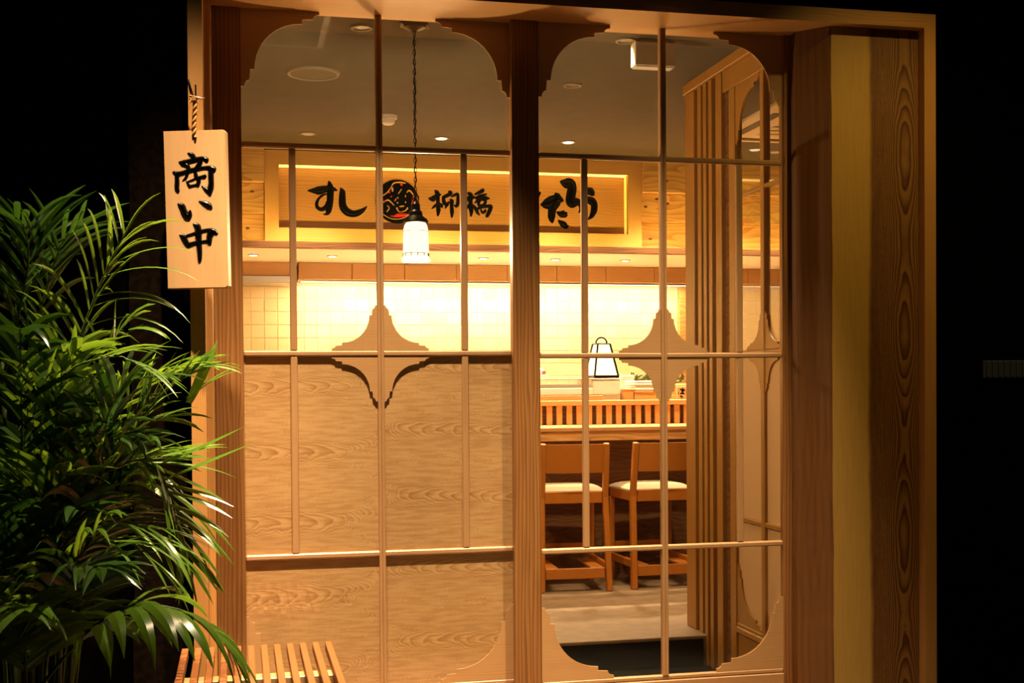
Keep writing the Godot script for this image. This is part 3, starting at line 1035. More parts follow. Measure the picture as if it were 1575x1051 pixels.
func build_room() -> void:
	var X0 := -0.35
	var X1 := 5.0
	var ZB := -4.42
	solo("floor", V(2.2, 0, -2.8), bx(X0, 0.0, -4.6, X1, STEP, -1.10, 0.003), M.concrete, "pale raised concrete floor under the bar chairs", "floor", "", "structure")
	solo("floor", V(1.0, -0.1, -0.6), bx(X0, -0.1, -1.098, 2.30, 0.004, -0.096, 0.0), M.slate, "dark stone entrance floor just inside the doors", "floor", "", "structure")
	solo("floor", V(3.6, -0.1, -0.6), bx(2.302, -0.1, -1.098, X1, STEP, -0.141, 0.0), M.concrete, "raised floor behind the lattice side screen", "floor", "", "structure")
	solo("trim_2", V(1.0, 0.005, -1.09), bx(X0, 0.005, -1.099, 2.22, STEP - 0.014, -1.090, 0.0), M.black, "black riser of the single step up to the pale floor", "step", "", "structure")
	var ce := thing("ceiling", V(2.2, CEIL, -2.3), "plain beige ceiling over the dining room", "ceiling", "", "structure")
	part(ce, "ceiling_slab", bx(X0 - 0.1, CEIL, -4.6, X1 + 0.1, CEIL + 0.12, -0.096, 0.0), M.ceiling)
	# access hatch: a thin reveal round a panel
	part(ce, "hatch_panel", bx(-0.24, CEIL - 0.0035, -0.975, 0.355, CEIL + 0.001, -0.45, 0.001), M.ceiling)
	part(ce, "hatch_joint", bx(-0.26, CEIL - 0.0012, -1.004, 0.380, CEIL + 0.001, -0.444, 0.0), M.black)
	solo("wall_side", V(X0, 0, -2.3), bx(X0 - 0.1, 0, -4.6, X0, CEIL, -0.141, 0.0), M.plaster, "plain side wall inside on the left", "wall", "", "structure")
	solo("wall_side", V(X1, 0, -2.3), bx(X1, 0, -4.6, X1 + 0.1, CEIL, -0.141, 0.0), M.plaster, "plain side wall inside far to the right", "wall", "", "structure")
	# tiled back wall
	var wb := thing("wall_back", V(1.9, STEP, ZB - 0.1), "cream square-tiled kitchen wall behind the counter", "wall", "", "structure")
	part(wb, "wall_core", bx(X0, 0.1, ZB - 0.18, X1, CEIL, ZB - 0.005, 0.0), M.grout)
	var P := 0.0945
	var tile := MB.new()
	tile.box(V(0, 0, -0.008), V(P - 0.0035, P - 0.0035, 0), 0.0022)
	var meshes := []
	for m in [M.tile0, M.tile1, M.tile2]:
		var am := tile.mesh()
		am.surface_set_material(0, m)
		meshes.append(am)
	var r := RandomNumberGenerator.new()
	r.seed = 31
	var rest := MB.new()
	for row in 9:
		for col in 46:
			var x := -0.012 + (col - 0) * P
			var y := 2.124 - (row + 1) * P
			if x > 4.3:
				continue
			if row < 8 and col < 37:
				var o := MeshInstance3D.new()
				o.name = "tile" if row + col == 0 else "tile_%03d" % (row * 37 + col)
				o.mesh = meshes[r.randi() % 3]
				wb.add_child(o)
				o.position = V(x, y, ZB) - wb.position
				o.rotation = V(r.randf_range(-0.0015, 0.0015), r.randf_range(-0.0015, 0.0015), 0)
			else:
				rest.box(V(x, y, ZB - 0.008), V(x + P - 0.0035, y + P - 0.0035, ZB), 0.002)
	part(wb, "tile_field", rest, M.tile0).set_meta("kind", "stuff")
	solo("trim_3", V(3.34, 1.2, ZB + 0.02), bx(3.305, STEP, ZB, 3.36, 2.13, ZB + 0.05), M.plank, "orange wooden upright at the right end of the tiled wall", "post", "", "structure")

	# lapped planks over the counter and the beam below them
	var pl := thing("wall_front", V(1.9, 2.3, -3.47), "lapped knotty planks beside the lit shop sign above the counter", "wall", "", "structure")
	for k in [[2.705, CEIL, -3.43], [2.512, 2.704, -3.49], [2.30, 2.511, -3.54]]:
		for s in [[X0, 0.166], [2.704, X1]]:
			part(pl, "plank", bx(s[0], k[0], k[2] - 0.07, s[1], k[1], k[2], 0.003), M.plank)
	for k in [[2.80, 2.66, -3.4295], [3.05, 2.83, -3.4295], [2.74, 2.615, -3.4895], [2.845, 2.60, -3.4895], [2.90, 2.64, -3.4895], [2.79, 2.40, -3.5395], [0.09, 2.65, -3.4895], [0.06, 2.42, -3.5395], [2.87, 2.785, -3.4295]]:
		var kb := MB.new()
		kb.lathe([Vector2(0.0, 0.0006), Vector2(0.006, 0.0005), Vector2(0.0105, 0.0)], Vector3.ZERO, 12)
		for i in kb.v.size():
			kb.v[i] = V(kb.v[i].x * 1.3 + k[0], kb.v[i].z * 0.8 + k[1], k[2] + kb.v[i].y)
			kb.n[i] = V(0, 0, 1)
		part(pl, "knot", kb, M.facet)
	part(pl, "backing", bx(X0, 2.30, -3.63, X1, CEIL, -3.611, 0.0), M.plank)
	var bm := thing("trim_4", V(1.9, 2.26, -3.2), "dark horizontal beam under the shop sign", "beam", "", "structure")
	part(bm, "beam", bx(X0, 2.2605, -3.235, X1, 2.303, -3.20, 0.003), M.beam)
	part(bm, "light_trough", bx(X0, 2.275, -3.63, X1, 2.289, -3.236, 0.0), M.plank)
	solo("ceiling", V(1.9, 2.26, -3.8), bx(X0, 2.258, ZB, X1, 2.274, -3.236, 0.0), M.soffit, "low cream soffit over the kitchen, below the shop sign", "ceiling", "", "structure")
	var i := 0
	for x in [0.096, 0.606, 1.125, 1.623, 2.128, 2.629, 3.14]:
		var which: String = ["first small downlight in the kitchen soffit, counted from the left, over the range hood", "second small downlight in the kitchen soffit, counted from the left", "small downlight in the kitchen soffit behind the hanging pendant", "fourth small downlight in the kitchen soffit, counted from the left", "small downlight in the kitchen soffit just right of the middle door stiles", "small downlight in the kitchen soffit nearest the side screen", "small downlight in the kitchen soffit hidden past the side screen"][i]
		downlight(V(x, 2.2578, -3.61), 0.036, M.lamp_soffit, which, "downlights in the kitchen soffit")
		spot("kitchen_spot", V(x, 2.245, -3.61), V(x, 0.5, -3.5), WARM, KITCHEN, 58.0, 0.7, 0.03)
		i += 1

	# wall cabinets and the range hood
	var edges := [0.408, 0.778, 1.148, 1.52, 1.89, 2.26, 2.632, 3.004, 3.375, 3.745, 4.115]
	for k in edges.size() - 1:
		var c := thing("wall_cabinet", V(edges[k] + 0.18, 2.142, -4.25), "low wooden wall cabinet over the tiles, %s from the range hood" % ["first", "second", "third", "fourth", "fifth", "sixth", "seventh", "eighth", "ninth", "tenth"][k], "cabinet", "row of low wall cabinets")
		part(c, "carcass", bx(edges[k], 2.144, ZB + 0.001, edges[k + 1], 2.256, -4.103, 0.0), M.cabinet)
		part(c, "door", bx(edges[k] + 0.0015, 2.142, -4.102, edges[k + 1] - 0.0015, 2.256, -4.083, 0.0015), M.cabinet)
	var hd := thing("range_hood", V(0.03, 2.09, -4.25), "stainless range hood with a wooden front at the far left", "range hood")
	part(hd, "wooden_front", bx(X0 + 0.002, 2.165, ZB + 0.001, 0.36, 2.256, -4.083, 0.001), M.cabinet)
	var hb := MB.new()
	hb.prism(PackedVector2Array([Vector2(ZB + 0.001, 2.164), Vector2(-4.078, 2.164), Vector2(-4.070, 2.158), Vector2(-4.070, 2.118), Vector2(-4.078, 2.112), Vector2(ZB + 0.001, 2.112)]), X0 + 0.002, 0.366, "zy")
	part(hd, "steel_skirt", hb, M.steel)
	var led := thing("under_cabinet_light", V(1.9, 2.13, -4.3), "white-hot light strip under the wall cabinets", "light")
	part(led, "channel", bx(0.42, 2.134, -4.22, 3.30, 2.1415, -4.18, 0.0), M.steel)
	part(led, "diffuser", bx(0.43, 2.130, -4.215, 3.29, 2.1338, -4.185, 0.0), M.lamp_strip)
	strip("under_cabinet_lamp", V(1.86, 2.128, -4.20), V(1.86, 1.3, -4.32), Vector2(2.86, 0.03), WARM, UNDER)


func build_sign() -> void:
	var t := thing("shop_sign", V(1.43, 2.33, -3.5), "long lit wooden signboard with black brushed characters and a round emblem in a mitred frame", "sign")
	var zf := -3.46
	var zk := -3.555
	var x := [0.168, 0.256, 2.606, 2.702]
	var y := [2.330, 2.419, 2.823, 2.916]
	var q := [[V(x[0], y[3], 0), V(x[3], y[3], 0), V(x[2], y[2], 0), V(x[1], y[2], 0)], [V(x[0], y[0], 0), V(x[3], y[0], 0), V(x[2], y[1], 0), V(x[1], y[1], 0)], [V(x[0], y[0], 0), V(x[0], y[3], 0), V(x[1], y[2], 0), V(x[1], y[1], 0)], [V(x[3], y[0], 0), V(x[3], y[3], 0), V(x[2], y[2], 0), V(x[2], y[1], 0)]]
	for k in 4:
		var b := MB.new()
		var a := PackedVector2Array()
		for p in q[k]:
			a.append(Vector2(p.x, p.y))
		b.prism(a, zk - 0.015, zf)
		part(t, "frame_member", b, M.frame if k < 2 else M.frame_v)
	part(t, "board", bx(0.250, 2.413, zk - 0.014, 2.612, 2.829, zk, 0.0), M.board)
	var I := Transform3D(Basis(), V(0, 0, zk))
	glyph(t, "character", [[445,2675,4,477,2675,25,516,2677,47,556,2687,40,588,2693,29,617,2688,22,637,2680,7], [584,2743,4,589,2722,25,594,2693,38,592,2649,38,591,2610,36,587,2577,34,580,2544,31,569,2526,18,547,2523,5], [568,2656,7,545,2648,13,519,2626,14,505,2597,18,506,2571,20,526,2555,22,551,2560,25,568,2580,22,575,2609,14]], I, M.ink, 0.12, 1.2)
	glyph(t, "character", [[659,2697,5,671,2673,27,671,2633,31,671,2597,33,681,2565,36,706,2540,36,743,2530,31,779,2540,27,808,2558,18,832,2581,4]], I, M.ink, 0.12, 1.45)
	glyph(t, "character", [[1243,2645,5,1271,2642,30,1295,2659,20,1325,2672,8], [1290,2695,13,1302,2679,23,1306,2643,18,1306,2607,17,1309,2568,22,1305,2531,10], [1304,2607,13,1284,2593,15,1263,2575,3], [1311,2611,13,1328,2598,20,1334,2586,8], [1385,2691,17,1392,2682,20,1365,2664,17,1346,2654,17,1345,2634,17,1351,2615,20,1368,2609,17,1381,2625,7], [1368,2605,17,1354,2580,5], [1398,2659,8,1425,2673,15,1442,2680,10,1442,2647,15,1441,2617,17,1431,2597,17,1415,2603,5], [1390,2640,10,1398,2629,23,1399,2596,17,1401,2557,20,1399,2520,7]], I, M.ink, 0.12, 1.45)
	glyph(t, "character", [[1485,2635,7,1502,2643,20,1526,2655,24,1554,2659,13], [1516,2685,17,1528,2672,25,1527,2632,20,1529,2593,22,1532,2560,20,1530,2533,10], [1525,2612,13,1508,2592,17,1493,2579,5], [1539,2606,13,1559,2587,17,1576,2554,15,1591,2538,3], [1556,2679,7,1583,2690,17,1614,2707,20,1622,2709,7], [1566,2653,14,1593,2667,17,1637,2683,7], [1597,2667,17,1580,2644,17,1556,2620,5], [1603,2661,17,1634,2655,20,1659,2654,5], [1603,2647,10,1583,2627,15,1589,2604,15,1620,2611,14,1629,2638,15,1603,2646,10], [1566,2580,7,1583,2586,14,1613,2596,14,1650,2602,17,1666,2598,20,1657,2569,20,1641,2536,17,1630,2539,5], [1599,2575,10,1609,2558,12,1626,2565,14,1628,2579,8]], I, M.ink, 0.12, 1.45)
	glyph(t, "character", [[1924,2674,17,1959,2683,30,1989,2694,41,2007,2699,17], [1919,2594,17,1958,2599,26,1984,2604,22,2000,2605,9], [1955,2729,13,1967,2679,26,1971,2596,30,1958,2545,17], [1923,2536,17,1932,2499,26,1966,2487,22,1988,2500,9]], I, M.ink, 0.12, 1.45)
	glyph(t, "character", [[2021,2622,17,2049,2625,48,2092,2640,61,2131,2660,48,2162,2655,22], [2116,2702,7,2127,2679,43,2112,2637,56,2094,2590,39,2089,2540,37,2093,2506,17], [2126,2572,9,2157,2560,33,2185,2563,35,2192,2567,17], [2137,2516,9,2165,2495,30,2191,2479,30,2204,2481,11]], I, M.ink, 0.12, 1.45)
	glyph(t, "character", [[2154,2782,11,2189,2771,48,2223,2770,48,2234,2736,46,2227,2694,46,2223,2652,48,2231,2631,39,2253,2644,44,2284,2641,31,2297,2616,22,2292,2586,13,2277,2573,3]], I, M.ink, 0.12, 1.45)
	glyph(t, "character", [[2332,2739,13,2363,2721,40,2385,2702,26,2391,2698,9], [2319,2646,13,2345,2659,35,2376,2652,40,2391,2627,35,2389,2589,33,2371,2550,22,2344,2526,4]], I, M.ink, 0.12, 1.45)
	var e := MB.new()
	e.tube([V(1.033, 2.617, zk - 0.002), V(1.033, 2.617, zk + 0.006)], [0.1453], 48)
	var disc := part(t, "emblem", e, M.ink, "round black emblem with pale and red brushwork")
	var g := MB.new()
	g.xf = Transform3D(Basis(), V(0, 0, zk + 0.0062))
	for s in [[895,2646,9,933,2653,8,965,2674,8,991,2707,7,1010,2737,9,1051,2744,11,1088,2739,7], [1001,2704,15,1002,2686,11], [895,2599,9,933,2607,9,969,2625,11,994,2609,9,1011,2591,7], [967,2588,7,979,2572,8,964,2549,7], [1031,2573,15,1038,2555,7,1056,2548,5,1086,2558,7,1101,2575,13], [1049,2584,9,1062,2586,11,1077,2587,7], [1041,2670,7,1061,2698,7], [1017,2620,7,1024,2635,9], [1035,2645,8,1037,2637,8], [1033,2611,10,1035,2606,9], [1088,2659,8,1088,2648,8], [1088,2616,10,1088,2610,8], [1098,2679,9,1113,2692,11,1132,2675,11,1144,2653,7], [1161,2661,4,1168,2635,5,1166,2602,4], [895,2544,7,935,2530,7,982,2506,6,1030,2500,6,1078,2512,7,1116,2538,11], [1127,2608,5,1153,2613,7,1157,2587,5]]:
		g.stroke(s, 0.05)
	part(disc, "pale_lines", g, M.gold)
	g = MB.new()
	g.xf = Transform3D(Basis(), V(0, 0, zk + 0.0064))
	for s in [[986,2522,5,1012,2519,13,1034,2525,26,1056,2528,30,1078,2528,26,1101,2534,6], [1137,2647,10,1137,2631,13,1135,2608,10], [975,2672,5,980,2678,15,984,2671,4], [1058,2729,15,1065,2728,13], [995,2653,8,991,2645,7], [937,2613,7,954,2619,8], [1001,2695,8,1002,2689,7]]:
		g.stroke(s, 0.05)
	part(disc, "red_patches", g, M.red)
	var led := thing("sign_light", V(1.43, 2.291, -3.30), "hidden warm light strip in the trough below the shop sign", "light")
	part(led, "channel", bx(X_LED0, 2.2895, -3.275, X_LED1, 2.2935, -3.255, 0.0), M.steel)
	part(led, "diffuser", bx(X_LED0, 2.2936, -3.272, X_LED1, 2.2956, -3.258, 0.0), M.lamp_strip)
	part(led, "top_diffuser", bx(0.262, 2.8195, -3.545, 2.600, 2.8228, -3.466, 0.0), M.lamp_line)
	part(led, "side_diffuser", bx(2.603, 2.425, -3.545, 2.6058, 2.818, -3.50, 0.0), M.lamp_dimline)
	strip("sign_lamp", V((X_LED0 + X_LED1) / 2, 2.297, -3.265), V((X_LED0 + X_LED1) / 2, 2.50, -3.42), Vector2(X_LED1 - X_LED0, 0.012), AMBER, SIGNLED)


func build_counter() -> void:
	var t := thing("sushi_counter", V(2.0, STEP, -3.3), "long wooden counter with a slatted upper front and a lower ledge", "counter")
	var a := -0.3
	var b := 4.6
	part(t, "top_board", bx(a, 1.2555, -3.95, b, 1.289, -3.19, 0.003), M.counter_x)
	for k in 54:
		var x := 1.957 + (k - 24) * 0.0677
		part(t, "slat", bx(x, 1.130, -3.222, x + 0.0385, 1.2553, -3.2, 0.002), M.counter)
	part(t, "slat_backing", bx(a, 1.1, -3.27, b, 1.2553, -3.245, 0.0), M.ply_dark)
	part(t, "ledge", bx(a, 1.103, -3.24, b, 1.1295, -2.75, 0.004), M.counter_x)
	part(t, "ledge_apron", bx(a, 1.044, -2.80, b, 1.1028, -2.765, 0.003), M.plank)
	part(t, "front_panel", bx(a, STEP, -3.27, b, 1.1028, -3.12, 0.0), M.ply_dark)
	# what stands on it
	var d := thing("display_case", V(1.55, 1.289, -3.5), "long white refrigerated display case on the counter", "display case")
	part(d, "wooden_base", bx(0.5, 1.289, -3.80, 2.36, 1.322, -3.26, 0.003), M.counter_x)
	part(d, "body", bx(0.5, 1.3225, -3.80, 2.30, 1.372, -3.285, 0.006), M.white)
	part(d, "inner_tray", bx(0.53, 1.3722, -3.78, 2.27, 1.395, -3.34, 0.006), M.cream)
	var gl := MB.new()
	gl.box(V(0.505, 1.3725, -3.295), V(2.295, 1.428, -3.290), 0.0)
	gl.box(V(2.290, 1.3725, -3.79), V(2.295, 1.428, -3.296), 0.0)
	part(d, "glass_front", gl, M.acrylic)
	part(d, "lid", bx(0.5, 1.4285, -3.80, 2.30, 1.436, -3.285, 0.002), M.white)
	var wb := thing("white_block", V(2.41, 1.289, -3.5), "bright white insulated box under the standing lantern", "box")
	part(wb, "body", bx(2.305, 1.3225, -3.72, 2.505, 1.425, -3.33, 0.008), M.white)
	part(wb, "lid", bx(2.301, 1.4255, -3.724, 2.509, 1.436, -3.326, 0.004), M.white)
	part(wb, "foot", bx(2.362, 1.289, -3.72, 2.505, 1.322, -3.34, 0.003), M.white)
	build_lantern(V(2.400, 1.4362, -3.43))
	var s := thing("wooden_box", V(2.55, 1.289, -3.35), "small pale wooden box beside the white block", "box", "")
	part(s, "body", bx(2.515, 1.2892, -3.46, 2.585, 1.352, -3.30), M.counter)
	part(s, "lid", bx(2.512, 1.3523, -3.463, 2.588, 1.364, -3.297), M.counter_x)
	s = thing("wooden_box", V(2.69, 1.289, -3.38), "wide wooden box with folded white cloth on top", "box", "")
	part(s, "body", bx(2.592, 1.2892, -3.56, 2.785, 1.336, -3.30), M.counter_x)
	part(s, "lid", bx(2.588, 1.3363, -3.565, 2.79, 1.350, -3.295), M.counter)
	var cl := MB.new()
	for k in 4:
		var o := 0.004 * (k % 2)
		cl.box(V(2.597 + o, 1.3503 + k * 0.0168, -3.54 + o), V(2.782 - o, 1.3663 + k * 0.0168, -3.31 - o), 0.007)
	solo("folded_cloth", V(2.69, 1.3505, -3.42), cl, M.white, "stack of folded white cloths on the wide wooden box", "cloth")
	s = thing("acrylic_holder", V(2.64, 1.289, -3.63), "clear acrylic holder standing behind the white cloths", "holder")
	var ac := MB.new()
	ac.box(V(2.585, 1.2895, -3.70), V(2.685, 1.462, -3.697), 0.0)
	ac.box(V(2.585, 1.2895, -3.603), V(2.685, 1.44, -3.600), 0.0)
	ac.box(V(2.582, 1.2895, -3.70), V(2.585, 1.462, -3.600), 0.0)
	ac.box(V(2.685, 1.2895, -3.70), V(2.688, 1.462, -3.600), 0.0)
	part(s, "clear_walls", ac, M.acrylic)
	part(s, "paper_stack", bx(2.59, 1.2895, -3.69, 2.68, 1.452, -3.61, 0.002), M.white)
	s = thing("garnish_tray", V(2.88, 1.289, -3.78), "tray heaped with green leaves at the right end of the counter", "tray")
	part(s, "tray", bx(2.70, 1.2895, -3.86, 3.12, 1.395, -3.72, 0.004), M.counter_x)
	var lf := MB.new()
	var r := RandomNumberGenerator.new()
	r.seed = 12
	for k in 90:
		lf.leaf(V(r.randf_range(2.72, 3.10), r.randf_range(1.39, 1.43), r.randf_range(-3.85, -3.73)), V(r.randf_range(-1, 1), r.randf_range(0.2, 1.2), r.randf_range(-0.6, 0.8)), V(0.1, 0.3, 1), r.randf_range(0.04, 0.075), 0.026, 0.8, 4)
	part(s, "green_leaves", lf, M.garnish).set_meta("kind", "stuff")
	s = thing("name_plate", V(2.98, 1.2892, -3.34), "little wooden plate with black brushed writing at the right end of the counter", "sign")
	part(s, "plate", bx(2.915, 1.2893, -3.385, 3.06, 1.376, -3.362, 0.003), M.plaque)
	glyph(s, "character", [[2936,1357,6,2955,1352,16,2972,1351,8], [2957,1364,8,2954,1346,14,2958,1323,6], [2936,1326,6,2953,1330,13,2969,1325,6], [2939,1309,8,2949,1306,13,2956,1302,5], [2925,1341,4,2925,1323,6]], Transform3D(Basis(), V(0, 0, -3.3615)), M.ink)
	s = thing("wooden_box", V(2.90, 1.289, -3.48), "stepped wooden stand half hidden behind the little name plate", "box", "")
	part(s, "foot", bx(2.86, 1.2893, -3.56, 3.06, 1.318, -3.40), M.counter_x)
	part(s, "stand", bx(2.885, 1.3183, -3.54, 3.05, 1.386, -3.42), M.counter)
	var cup := MB.new()
	cup.lathe([Vector2(0.0, 0.003), Vector2(0.017, 0.0), Vector2(0.022, 0.04), Vector2(0.020, 0.04), Vector2(0.015, 0.006), Vector2(0.0, 0.006)], V(2.915, 1.3865, -3.47), 20)
	solo("small_cup", V(2.915, 1.3865, -3.47), cup, M.white, "small white cup on the stepped stand by the name plate", "cup")
	s = thing("small_carton", V(1.995, 1.4365, -3.45), "small grey carton on the display case beside the middle door stile", "box")
	part(s, "body", bx(1.95, 1.4365, -3.49, 2.02, 1.456, -3.43, 0.002), M.cream)
	part(s, "lid", bx(1.948, 1.4562, -3.492, 2.022, 1.463, -3.428, 0.002), M.white)
	s = thing("lucky_figure", V(1.985, 1.463, -3.46), "small round white ornament with a red side on the grey carton", "ornament")
	var ball := MB.new()
	ball.lathe([Vector2(0.0, 0.0), Vector2(0.016, 0.002), Vector2(0.024, 0.014), Vector2(0.022, 0.030), Vector2(0.012, 0.042), Vector2(0.0, 0.045)], V(1.98, 1.4632, -3.46), 20)
	part(s, "body", ball, M.white)
	ball = MB.new()
	ball.lathe([Vector2(0.0, 0.0), Vector2(0.010, 0.002), Vector2(0.0145, 0.012), Vector2(0.011, 0.022), Vector2(0.0, 0.026)], V(2.000, 1.4635, -3.440), 16)
	part(s, "red_side", ball, M.red)


func build_lantern(at: Vector3) -> void:
	var t := thing("standing_lantern", at, "black-framed tapering paper lantern with a ring handle on the counter", "lantern")
	var w := 0.086
	var n := 0.045
	var h := 0.236
	var b := MB.new()
	b.box(at + V(-w - 0.006, 0, -w - 0.006), at + V(w + 0.006, 0.020, w + 0.006), 0.003)
	part(t, "base", b, M.iron)
	b = MB.new()
	b.box(at + V(-n - 0.004, h - 0.008, -n - 0.004), at + V(n + 0.004, h, n + 0.004), 0.002)
	part(t, "top_plate", b, M.iron)
	for s in [[1, 1], [1, -1], [-1, -1], [-1, 1]]:
		b = MB.new()
		b.bar(at + V(s[0] * w, 0.014, s[1] * w), at + V(s[0] * n, h - 0.006, s[1] * n), 0.011, 0.011, 0.001)
		part(t, "corner_post", b, M.iron)
	for k in 4:
		b = MB.new()
		b.xf = Transform3D(Basis(Vector3.UP, k * PI / 2), at)
		var d := 0.003
		b.quad(V(-w, 0.016, w - d), V(w, 0.016, w - d), V(n, h - 0.008, n - d), V(-n, h - 0.008, n - d), V(0, 0, 1))
		b.quad(V(-w, 0.016, w - d - 0.002), V(w, 0.016, w - d - 0.002), V(n, h - 0.008, n - d - 0.002), V(-n, h - 0.008, n - d - 0.002), V(0, 0, -1))
		part(t, "paper_panel", b, M.lamp_paper)
	b = MB.new()
	b.ring(at + V(0, h, 0), V(0, 0, 1), 0.040, 0.006, -PI / 2, PI / 2, 20)
	part(t, "ring_handle", b, M.iron)
	t.rotation.y = deg_to_rad(6)
	omni("lantern_lamp", at + V(0, 0.10, 0), WARM, 0.55, 0.04)


func build_pendant() -> void:
	var c := V(0.731, CEIL, -0.54)
	var t := thing("pendant_lamp", c, "glowing cut-glass pendant hanging on a dark chain before the emblem", "lamp")
	var b := MB.new()
	b.lathe([Vector2(0.012, -0.034), Vector2(0.045, -0.020), Vector2(0.058, -0.006), Vector2(0.060, 0.0)], c, 28)
	part(t, "canopy", b, M.bronze)
	for s in [-1.0, 1.0]:
		b = MB.new()
		b.lathe([Vector2(0.0, -0.012), Vector2(0.007, -0.009), Vector2(0.009, 0.0), Vector2(0.007, 0.007), Vector2(0.0, 0.010)], c + V(s * 0.052, -0.014, 0.012), 12)
		part(t, "canopy_screw", b, M.white)
	b = MB.new()
	var y := CEIL - 0.030
	var k := 0
	while y > 2.20:
		var pts := []
		for i in 13:
			var a := TAU * i / 12.0
			var o := V(cos(a) * 0.0055, sin(a) * 0.0125, 0)
			pts.append(V(c.x, y - 0.0115, c.z) + (o if k % 2 == 0 else V(0, o.y, o.x)))
		b.tube(pts, [0.0016], 5, false)
		y -= 0.0205
		k += 1
	part(t, "chain", b, M.iron)
	b = MB.new()
	var wire := []
	for i in 40:
		var u := i / 39.0
		wire.append(V(c.x + 0.004 * sin(u * 60.0), lerpf(CEIL - 0.03, 2.17, u), c.z + 0.004 * cos(u * 60.0)))
	b.tube(wire, [0.0022], 5)
	part(t, "wire", b, M.black)
	b = MB.new()
	b.ring(V(c.x, 2.188, c.z), V(0, 0, 1), 0.014, 0.002)
	b.lathe([Vector2(0.052, 2.082), Vector2(0.054, 2.088), Vector2(0.046, 2.100), Vector2(0.030, 2.112), Vector2(0.028, 2.128), Vector2(0.020, 2.136), Vector2(0.018, 2.160), Vector2(0.008, 2.172), Vector2(0.0, 2.174)], V(c.x, 0, c.z), 28)
	part(t, "cap", b, M.bronze)
	b = MB.new()
	b.lathe([Vector2(0.060, 1.921), Vector2(0.060, 1.928), Vector2(0.054, 1.938), Vector2(0.052, 1.950), Vector2(0.0535, 1.962), Vector2(0.0525, 2.02), Vector2(0.052, 2.05), Vector2(0.047, 2.072), Vector2(0.040, 2.082)], V(c.x, 0, c.z), 72, 0.022, 18)
	part(t, "glass_shade", b, M.lamp_pendant)
	b = MB.new()
	for yy in [1.953, 2.045]:
		b.ring(V(c.x, yy, c.z), V(0, 1, 0), 0.0545, 0.0012)
	for i in 12:
		var a := TAU * i / 12
		b.tube([V(c.x + 0.0545 * cos(a), 1.940, c.z + 0.0545 * sin(a)), V(c.x + 0.0545 * cos(a), 1.953, c.z + 0.0545 * sin(a))], [0.0022], 5)
	part(t, "cage_band", b, M.bronze)
	omni("pendant_lamp_light", V(c.x, 1.99, c.z), WARM, PENDANT, 0.03)


